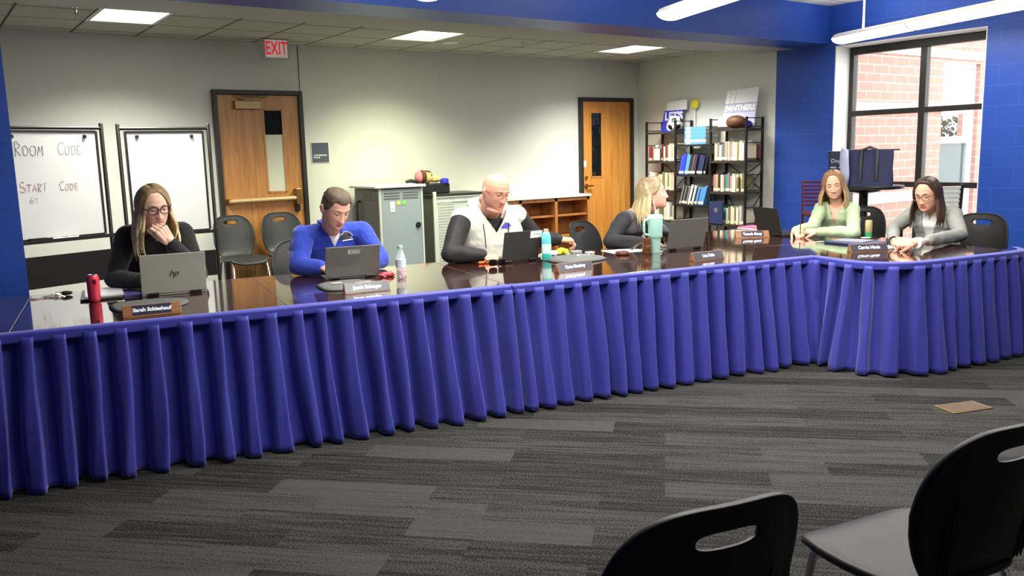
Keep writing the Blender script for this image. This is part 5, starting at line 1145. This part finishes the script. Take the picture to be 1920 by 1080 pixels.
def hair_mat(name, root, tip, z0, z1):
    mt, nt, b = newmat(name); N = nt.nodes.new; L = nt.links.new
    tc = N('ShaderNodeTexCoord'); sp = N('ShaderNodeSeparateXYZ'); L(tc.outputs['Object'], sp.inputs[0])
    nz = N('ShaderNodeTexNoise'); nz.inputs['Scale'].default_value = 38; L(tc.outputs['Object'], nz.inputs['Vector'])
    mr = N('ShaderNodeMapRange'); mr.inputs[1].default_value = z1; mr.inputs[2].default_value = z0; L(sp.outputs['Z'], mr.inputs[0])
    ad = N('ShaderNodeMath'); ad.operation = 'MULTIPLY_ADD'; ad.inputs[1].default_value = .5; ad.inputs[2].default_value = -.25; L(nz.outputs['Fac'], ad.inputs[0])
    a2 = N('ShaderNodeMath'); a2.operation = 'ADD'; L(ad.outputs[0], a2.inputs[0]); L(mr.outputs[0], a2.inputs[1])
    cr = N('ShaderNodeValToRGB'); cr.color_ramp.elements[0].color = (*lin(root),1); cr.color_ramp.elements[1].color = (*lin(tip),1); L(a2.outputs[0], cr.inputs[0]); L(cr.outputs[0], b.inputs['Base Color'])
    b.inputs['Roughness'].default_value = .42; b.inputs['Specular IOR Level'].default_value = .35; return mt
def scalp(ctx, m_, th=.010, hair_line=.072, side=.0):
    HM = ctx['HM']; rows = []; n = 72; nz = 26
    for i in range(nz):
        z = .1129-.17*i/(nz-1); ring = []
        for j in range(n):
            t = 2*PI*j/n-PI; a = abs(t)
            hl = hair_line+.012*math.cos(a*2.2) if a < R(38) else (hair_line+.001+(side-hair_line)*(a-R(38))/R(34) if a < R(72) else (side-.03*(a-R(72))/R(25) if a < R(97) else -.055))
            zz = max(z, hl); k = th*min(1,max(0,(z-hl)/.016))**.5 if z > hl else -.004
            ring.append(HM@(head_pt(t, zz, k)+Vector((0,0,k*.9 if zz > .08 else 0))))
        rows.append(ring)
    b = MB(); b.grid(rows, closed=True); b.add(rows[0], [tuple(range(n))]); return b
def long_hair(m_, part=.02, amin=(58,58), length=.2, seed=1, wave=.006, flare=.02, vol=.012, front=None, crown=.012, hline=.080):
    def f(ctx):
        HM = ctx['HM']; r = np.random.default_rng(seed); mb = MB(); Hs = HM.to_scale().x
        rad = Vector((.078+vol, .099+vol, .113+crown))
        def surf(d, k=1.): d = d.normalized(); return Vector((d.x*rad.x, d.y*(rad.y if d.y > 0 else rad.y*.93), d.z*rad.z))*k+Vector((0,.004,0))
        up = ctx['up']
        # under-cap
        rows = []
        for i in range(16):
            el = R(88)-R(120)*i/15; ring = []
            for j in range(33):
                az = R(amin[0]+6)+(2*PI-R(amin[0]+amin[1]+12))*j/32
                ring.append(HM@surf(Vector((math.sin(az)*math.cos(el), -math.cos(az)*math.cos(el), math.sin(el))), .93))
            rows.append(ring)
        mb.grid(rows)
        top = MB()
        def lock(sgn, a, el0, lay, Lk):
            az = R(a); fr = (math.cos(az)+1)/2
            root = Vector((part+sgn*.004+sgn*.012*lay, -.10*math.cos(az)*.85-.0+.02*(1-fr), .115))
            rd = Vector((root.x/.085, root.y/.1, .95 if fr < .7 else .86))
            side = Vector((sgn*math.sin(az)*math.cos(R(el0)), -math.cos(az)*math.cos(R(el0)), math.sin(R(el0))))
            pts = []; k = 1.0-.035*lay
            for i in range(8):
                q = i/7; d = rd.normalized().slerp(side, q) if hasattr(rd,'slerp') else rd; pts.append(HM@surf(d, k))
            P1 = pts[-1]; o = (P1-HM@Vector((0,.01,-.03))); o.z = 0; o.normalize(); ph = r.random()*6
            drift = Vector(ctx['fw'])*(.03*(fr-.35))
            for i in range(1,9):
                q = i/8; w = wave*math.sin(ph+q*7)*q; pts.append(P1-up*Lk*q+o*(flare*math.sin(PI*q*.75)+w)+drift*q*q+ctx['lf']*wave*math.cos(ph+q*6)*q)
            n = len(pts); R0 = .0125+.004*r.random()
            rs = [R0*(.55+.45*min(1,i/4)) if i < n-4 else R0*(1-.22*(i-(n-5))) for i in range(n)]
            mb.tube(pts, rs, 7, flat=.5, up=o)
        for sgn in (1,-1):
            am = amin[0] if sgn > 0 else amin[1]
            for lay in (1,0):
                for i in range(24):
                    a = am+(180-am)*(i+.5*lay)/23.5+r.normal(0,1.2); Lk = length*(1+.1*r.normal())*(1-.10*lay); Lk *= (front if (front and a < am+22) else 1)
                    lock(sgn, min(180,a), -12+r.normal(0,3), lay, Lk)
        cap = scalp(ctx, m_, crown*.85, hline); mb.add(cap.v, cap.f); mb.build('hair', m_, ctx['po'], smooth=180)
    return f
def short_hair(m_, th=.008, seed=1):
    def f(ctx):
        HM = ctx['HM']; rows = []; n = 80; nz = 34
        for i in range(nz):
            z = .1129-.185*i/(nz-1); ring = []
            for j in range(n):
                t = 2*PI*j/n-PI; a = abs(t)
                hl = .068 if a < R(42) else (.068-.058*(a-R(42))/R(24) if a < R(66) else (.010-.02*(a-R(66))/R(24) if a < R(90) else (-.010-.045*min(1,(a-R(90))/R(35)))))
                if a < R(30): hl -= .010*math.cos(t*3)
                zz = max(z, hl); k = th*min(1,max(0,(z-hl)/.02))**.5 if z > hl else -.004
                k += .002*noise.noise(Vector((t*7,z*60,seed)))
                if zz < -.03: k -= .003
                ring.append(HM@(head_pt(t, zz, k*(1.25 if zz > .06 else .75))+Vector((0,0,k*.9 if zz > .08 else 0))))
            rows.append(ring)
        b = MB(); b.grid(rows, closed=True); b.add(rows[0], [tuple(range(n))]); b.build('hair', m_, ctx['po'], smooth=180)
    return f
def ring_on(ctx, name, m_, c, ax, r, th):
    ax = Vector(ax).normalized(); u = ax.orthogonal().normalized(); v = ax.cross(u); MB().tube([c+u*r*math.cos(a)+v*r*math.sin(a) for a in [2*PI*i/24 for i in range(25)]], th, 8, caps=False).build(name, m_, ctx['po'], smooth=60)
CDIR = lambda h: Vector((math.cos(R(h)), math.sin(R(h)), 0))
zt = TT
# ---------- woman in black, left
def cl_black(c):
    m_ = mat('black_knit', (24,22,24), .9, vary=.2, bump=.25, bscale=220, sheen=.2)
    def fn(mb): c['torso'](mb, .016, -.02, 1.0); c['sleeve'](mb, 1, .017, .93); c['sleeve'](mb, -1, .017, .95)
    o = garment(c, 'sweater', m_, fn, lambda u,v,w,p: (v > -.045 and u*u+(w-.02)**2 < .078**2) , seed=1)
    return o
def ex_w1(c):
    a = c['A'][1]; ax = a['w']-a['e']; ring_on(c, 'bracelet', mat('beaded_bracelet', (206,200,190), .4, vary=.4, vscale=120), a['w']-ax.normalized()*.005, ax, .034, .0045)
    n = MB(); n.tube([c['N']+c['lf']*.06*math.sin(q)+c['fw']*(.07+.02*math.cos(q))+c['up']*(-.01-.06*math.cos(q/1.6)) for q in np.linspace(-1.5,1.5,15)], .0012, 5); n.ell(c['N']+c['fw']*.108+c['up']*(-.082), (.006,.004,.008)); n.build('necklace', m_chrome, c['po'], smooth=60)
e1w = ST(.43,5.60,.80); hd1 = 0
w1w = ont(320,455,5.45)
H1 = ont(287,386,5.60)
build_person('woman with long blonde hair and glasses in a black sweater, hand at her mouth', .20, 5.93, R(-98), ST(.205,5.80,1.10), H1, R(-83), R(-14), R(4),
  {'R': dict(e=ST(-.05,5.68,.80), w=ST(.10,5.47,.80), d=E1*.9-E2*.45, n=Vector((0,0,1)), c=(20,25,15)),
   'L': dict(e=e1w, w=w1w, d=(ont(294,420,5.43)-w1w), n=Vector((.25,-1,.15)), c=(38,55,35), th=(20,5)), 'shf':.02}, 'f', skin=(232,186,164), lips=(196,120,116), shw=.160, bs=1.02,
  clothes=cl_black, hair=long_hair(hair_mat('ash_blonde_hair', (134,110,78), (222,200,150), 1.02, 1.30), part=-.012, amin=(60,58), length=.25, seed=3, wave=.010, flare=.03, vol=.011, crown=.007),
  glasses=(mat('dark_glasses_frame', (54,34,34), .35), .0030, False), extra=ex_w1)
# ---------- man in the royal blue quarter zip
def cl_blue(c):
    m_ = mat('royal_blue_fleece', (34,62,176), .8, vary=.06, bump=.15, bscale=260, sheen=.3)
    und = garment(c, 'undershirt', mat('white_undershirt', (232,232,238), .8), lambda mb: c['torso'](mb, -.004, .4, 1.0), lambda u,v,w,p: (v > -.02 and u*u+(w-.02)**2 < .066**2), voxel=.007, wr=.001)
    def fn(mb): c['torso'](mb, .014, -.02, 1.0); c['sleeve'](mb, 1, .014, .97); c['sleeve'](mb, -1, .014, .97)
    o = garment(c, 'pullover', m_, fn, lambda u,v,w,p: (v > -.03 and u*u+(w-.01)**2 < .084**2) or (.02 < w < .19 and -.135 < v and abs(u) < .052*(v+.135)/.105), seed=2, wr=.006)
    collar(c, 'collar', m_, .080, .084, .075, 30, .055, z0=-.03)
    q0 = c['loc'](ont(652,445,5.60))-c['N']; eu, ev = q0.dot(c['lf']), q0.z
    F = frame(c['N']+c['lf']*eu+c['up']*ev+c['fw']*.2, c['lf'], c['up'])
    emblem_on(o, F, .095, m_txtd, c['po'], 'chest_emblem', 1.0, .002)
    bvh = BVHTree.FromPolygons([v.co for v in o.data.vertices], [p.vertices for p in o.data.polygons])
    def on(u,v):
        p = c['N']+c['lf']*u+c['up']*v+c['fw']*.35; h = bvh.ray_cast(p, -c['fw'], .6); return (h[0]+c['fw']*.0025) if h[0] else p
    L_ = MB(); pts = [((x-.5)*.1+eu, (y-.22)*.1+ev+.001) for x, y in PAN[:13]]; L_.tube([on(*p) for p in pts], .0016, 5)
    L_.build('emblem_outline', m_txt, c['po']); U = MB(); U.tube([on(eu+x_,ev-.032+.1*(x_+.05)) for x_ in (-.055,-.02,.02,.055)], .0035, 5); U.build('emblem_text_line', m_txt, c['po'])
    return o
H2 = ont(629,390,5.58)
build_person('man with short brown hair in a royal blue pullover looking down at his laptop', 1.33, 5.95, R(-100), ST(1.315,5.76,1.035), H2, R(-84), R(-27), R(-3),
  {'R': dict(e=ST(1.05,5.62,.80), w=ST(1.17,5.50,.79), d=E1*.75-E2*.5, n=Vector((0,0,1)), c=(25,35,20)),
   'L': dict(e=ST(1.61,5.62,.80), w=ST(1.48,5.52,.79), d=-E1*.6-E2*.6, n=Vector((0,0,1)), c=(25,35,20)), 'shf':.03}, 'm', skin=(222,170,146), lips=(186,122,110), shw=.185, hs=1.10, bs=1.10,
  clothes=cl_blue, hair=short_hair(mat('short_brown_hair', (96,80,66), .7, vary=.3, vscale=60, bump=.5, bscale=240)), brow=(120,92,72))
# ---------- bald man in the white vest
def cl_vest(c):
    mk_ = mat('black_base_layer', (30,30,32), .7, vary=.1, bump=.1, bscale=200)
    def fs(mb): c['torso'](mb, .000, .1, 1.0); c['sleeve'](mb, 1, .012, .95, .12); c['sleeve'](mb, -1, .012, .95, .12)
    garment(c, 'black_shirt', mk_, fs, lambda u,v,w,p: (v > -.01 and u*u+(w-.02)**2 < .082**2), seed=5, wr=.005)
    mv = mat('cream_fleece_vest', (216,213,200), .85, vary=.03, bump=.15, bscale=180, sheen=.2)
    def fv(mb): 
        c['torso'](mb, .030, -.02, 1.0)
    o = garment(c, 'hooded_vest', mv, fv, lambda u,v,w,p: (v > -.04 and u*u+(w-.01)**2 < .095**2) or (.02 < w < .19 and -.155 < v and abs(u) < .080*(v+.155)/.12), seed=6, wr=.006)
    h = MB()
    pts = [c['N']+c['lf']*.125*math.sin(a)+c['fw']*(-.015+.10*math.cos(a))+c['up']*(.028+.018*(1-math.cos(a))-.11*max(0,math.cos(a))**1.5) for a in np.linspace(R(28),R(332),30)]
    h.tube(pts, [.022+.022*math.sin(PI*i/29) for i in range(30)], 12, flat=1.0)
    h.chain([c['N']-c['fw']*.13+c['up']*.03, c['N']-c['fw']*.16-c['up']*.12], [.075,.06]); 
    me = remesh(h, .007, 4, 'hood'); me.materials.append(mv); ho = bpy.data.objects.new('hood', me); C.objects.link(ho); ho.parent = c['po']
    bvh = BVHTree.FromPolygons([v.co for v in o.data.vertices], [p.vertices for p in o.data.polygons])
    def on(u,v):
        p = c['N']+c['lf']*u+c['up']*v+c['fw']*.4; hh = bvh.ray_cast(p, -c['fw'], .7); return (hh[0]+c['fw']*.004) if hh[0] else p
    for s, v1 in ((-1,-.26),(1,-.215)):
        d = MB(); d.tube([on(s*.10,-.085),on(s*.098,-.12),on(s*.092,-.17),on(s*.085,v1)], .0035, 6); d.build('drawstring', m_black, c['po'], smooth=60)
    q0 = c['loc'](ont(955,425,5.64))-c['N']
    emblem_on(o, frame(c['N']+c['lf']*q0.dot(c['lf'])+c['up']*q0.z+c['fw']*.25, c['lf'], c['up']), .085, mat('emblem_violet_blue', (84,78,190), .6), c['po'], 'chest_emblem', 1., .004)
    return o
H3 = ont(929,359,5.66)
eR3 = ST(2.12,5.62,.80); wR3 = ont(905,479,5.53)
build_person('bald man with glasses in a cream hooded vest over black sleeves', 2.60, 6.07, R(-100), ST(2.52,5.83,1.075), H3, R(-86), R(-17), R(-2),
  {'R': dict(e=eR3, w=wR3, d=E1*.85-E2*.35-Vector((0,0,.28)), n=Vector((.1,-.35,.9)), c=(38,42,25)),
   'L': dict(e=ST(2.93,5.86,.84), w=ST(3.05,5.73,.835), d=E1*.9-E2*.2-Vector((0,0,.08)), n=Vector((.1,-.2,1)), c=(45,55,30)), 'shf':.0}, 'b', skin=(226,164,138), lips=(200,126,116), shw=.205, hs=1.12, bs=1.08, plump=1, headw=1.06,
  clothes=cl_vest, glasses=(mat('thin_bronze_frame', (120,84,66), .35, metal=.4), .0013, True), brow=(196,156,130))
# ---------- woman in profile
def cl_card(c):
    mk_ = mat('black_cardigan', (36,36,40), .85, vary=.12, bump=.2, bscale=200); mg_ = mat('grey_yoke_knit', (86,84,90), .85, vary=.1, bump=.2, bscale=220)
    def fn(mb): c['torso'](mb, .012, -.02, 1.0); c['sleeve'](mb, 1, .014, .95); c['sleeve'](mb, -1, .014, .95)
    o = garment(c, 'cardigan', mk_, fn, lambda u,v,w,p: (v > -.03 and u*u+(w-.01)**2 < .070**2) or (.01 < w < .17 and -.11 < v and abs(u) < .055*(v+.11)/.09), seed=8)
    o.data.materials.append(mg_)
    for p in o.data.polygons:
        d = p.center-c['N']
        if abs(d.dot(c['lf'])) < .155 and d.z > -.17 : p.material_index = 1
    return o
def ex_w4(c):
    HM = c['HM']
    for s in (1,-1):
        b = MB(); b.ell(HM@Vector((s*.084,.006,-.045)), (.005,.005,.006)); b.ell(HM@Vector((s*.085,.004,-.062)), (.0065,.0065,.012)); b.build('earring', m_txt, c['po'], smooth=180)
H4 = ont(1224,363,5.80)
build_person('woman with shoulder length blonde hair in profile wearing dark grey, behind the aqua tumbler', 3.80, 6.03, R(-72), ST(3.82,5.89,1.0), H4, R(-44), R(9), R(-4),
  {'R': dict(e=ST(3.50,5.72,.79), w=ST(3.68,5.52,.79), d=E1*.9-E2*.2, n=Vector((0,0,1)), c=(25,30,20)),
   'L': dict(e=ST(4.15,5.72,.79), w=ST(4.02,5.53,.79), d=-E1*.7-E2*.5, n=Vector((0,0,1)), c=(25,30,20)), 'shf':.02}, 'f', skin=(228,172,150), lips=(200,112,116), shw=.165, hs=1.10, bs=1.02,
  clothes=cl_card, hair=long_hair(hair_mat('honey_blonde_hair', (134,112,86), (214,196,150), .98, 1.26), part=-.01, amin=(99,99), length=.19, seed=9, wave=.003, flare=.03, vol=.028, crown=.018, hline=.062), extra=ex_w4)
# ---------- woman in green
def cl_green(c):
    mg_ = mat('sage_green_blouse', (166,186,148), .75, vary=.04, bump=.08, bscale=160)
    def fn(mb): c['torso'](mb, .014, -.02, 1.0); c['sleeve'](mb, 1, .014, .95); c['sleeve'](mb, -1, .014, .95)
    o = garment(c, 'blouse', mg_, fn, lambda u,v,w,p: (v > -.03 and u*u+(w-.01)**2 < .074**2) or (.01 < w < .17 and -.19 < v and abs(u) < .058*(v+.19)/.16), seed=12, wr=.007)
    collar(c, 'collar', mg_, .070, .098, .012, 24, .085, z0=-.018)
    bvh = BVHTree.FromPolygons([v.co for v in o.data.vertices], [p.vertices for p in o.data.polygons])
    for v in (-.205,-.25,-.295):
        p = c['N']+c['up']*v+c['fw']*.3; h = bvh.ray_cast(p, -c['fw'], .5)
        if h[0]: b = MB(); b.ell(h[0], (.005,.005,.005)); b.build('button', m_black, c['po'], smooth=180)
    return o
def ex_w5(c):
    a = c['A'][-1]; d = Vector(a['d']).normalized(); p = a['w']+d*.12-Vector((0,0,.012)); 
    o = MB().tube([p+c['loc']((0,0,0))*0+Vector((.0,.0,-.03)), p+Vector((.03,.02,.10))], [.0025,.0042], 8).build('pen', m_black, smooth=60, loc=c['po'].location); tag(o, 'dark pen held by the woman in the green blouse', 'pen')
H5 = ons(1563,346,5.98)
build_person('smiling woman with long light brown hair in a sage green blouse holding a pen', 6.08, 5.86, R(205), ST(6.05,5.87,.96), H5, R(212), R(-10), R(7),
  {'R': dict(e=onz(1503,428,.80)+E1*.12, w=onz(1499,433,.785)-E1*.05, d=-E1*.35-E2*.8, n=Vector((-.1,.1,1)), c=(45,50,30)),
   'L': dict(e=onz(1590,437,.80)+E1*.06, w=onz(1538,434,.785)-E1*.02, d=-E1*.5+E2*.7, n=Vector((-.3,-.1,1)), c=(35,45,25)), 'shf':.02}, 'f', skin=(226,172,146), lips=(206,120,118), shw=.145, hs=1.06, bs=.96,
  clothes=cl_green, hair=long_hair(hair_mat('light_brown_hair', (132,98,66), (190,156,114), .9, 1.18), part=.0, amin=(60,60), length=.19, seed=14, wave=.006, flare=.03, vol=.014, crown=.014), brow=(130,96,70), smile=True, extra=ex_w5)
# ---------- woman in grey blazer
def cl_grey(c):
    mw_ = mat('white_blouse', (216,214,208), .7, vary=.03); mg_ = mat('light_grey_blazer', (138,140,134), .8, vary=.06, bump=.15, bscale=260)
    def fs(mb):
        c['torso'](mb, .004, .2, 1.0)
    for s in (1,-1):
        a = c['A'][s]; k = (a['w']-a['e']).normalized(); q = MB(); q.tube([a['w']-k*.085, a['w']-k*.05, a['w']-k*.012, a['w']-k*.010], [.036,.038,.0405,.034], 18); q.build('shirt_cuff', mw_, c['po'], smooth=60)
    garment(c, 'white_blouse', mw_, fs, lambda u,v,w,p: (v > -.02 and u*u+(w-.02)**2 < .066**2) or (.01 < w < .17 and -.10 < v and abs(u) < .03*(v+.10)/.09), seed=15, wr=.003, voxel=.0055)
    def fn(mb): c['torso'](mb, .016, -.02, .995); c['sleeve'](mb, 1, .014, .72); c['sleeve'](mb, -1, .014, .72)
    garment(c, 'blazer', mg_, fn, lambda u,v,w,p: (v > -.03 and u*u+(w-.01)**2 < .080**2) or (.01 < w < .17 and -.30 < v and abs(u) < .012+.058*(v+.30)/.27), seed=16, wr=.006)
    collar(c, 'shirt_collar', mw_, .068, .092, .010, 20, .075, z0=.004)
def ex_w6(c):
    a = c['A'][-1]; ax = a['w']-a['e']; ring_on(c, 'wristwatch', m_black, a['w']-ax.normalized()*.002, ax, .033, .006)
    for s in (1,-1): b = MB(); b.ell(c['HM']@Vector((s*.084,.0,-.055)), (.004,.004,.014)); b.build('earring', m_brass, c['po'], smooth=180)
H6 = ons(1739,364,5.88)
build_person('woman with long dark brown hair and glasses in a grey blazer, hands clasped', 6.02, 4.76, R(190), ST(6.01,4.80,.975), H6, R(182), R(-14), R(3),
  {'R': dict(e=ST(5.86,5.07,.79), w=onz(1676,452,.79), d=-E1*.25-E2*.9, n=Vector((-.75,.1,.65)), c=(48,45,25)),
   'L': dict(e=ST(5.86,4.44,.79), w=onz(1716,456,.80), d=-E1*.25+E2*.9, n=Vector((-.7,-.1,.7)), c=(48,45,25)), 'shf':.03}, 'f', skin=(224,168,142), lips=(190,96,92), shw=.155, hs=1.10, bs=1.0,
  clothes=cl_grey, hair=long_hair(hair_mat('dark_brown_hair', (54,38,30), (86,60,44), .88, 1.16), part=.012, amin=(68,62), length=.215, seed=21, wave=.003, flare=.022, vol=.014, crown=.014), glasses=(mat('tortoise_frame', (96,62,40), .3), .002, False), brow=(60,42,32), extra=ex_w6)
# ---------- chairs they sit on
chair('black plastic chair the woman in the black sweater sits on', ST(.16,6.02), FD, False)
chair('grey black chair behind the man in the blue pullover', ST(1.22,6.07), FD+R(4), True)
chair('black chair the bald man in the cream vest sits on', ST(2.6,6.2), FD)
chair('black chair of the woman in profile, its edge showing left of her', ST(3.74,6.14), R(-72))
chair('black chair behind the woman in the green blouse', ST(6.28,5.86), R(200))
chair('black chair with handle slot behind the woman in the grey blazer', ST(6.25,4.66), R(188))
vs = bpy.context.scene.view_settings
bpy.context.scene.display_settings.display_device = 'sRGB'
vs.view_transform = 'Standard'; vs.look = 'None'; vs.exposure = 0.0; vs.gamma = 1; vs.use_curve_mapping = False
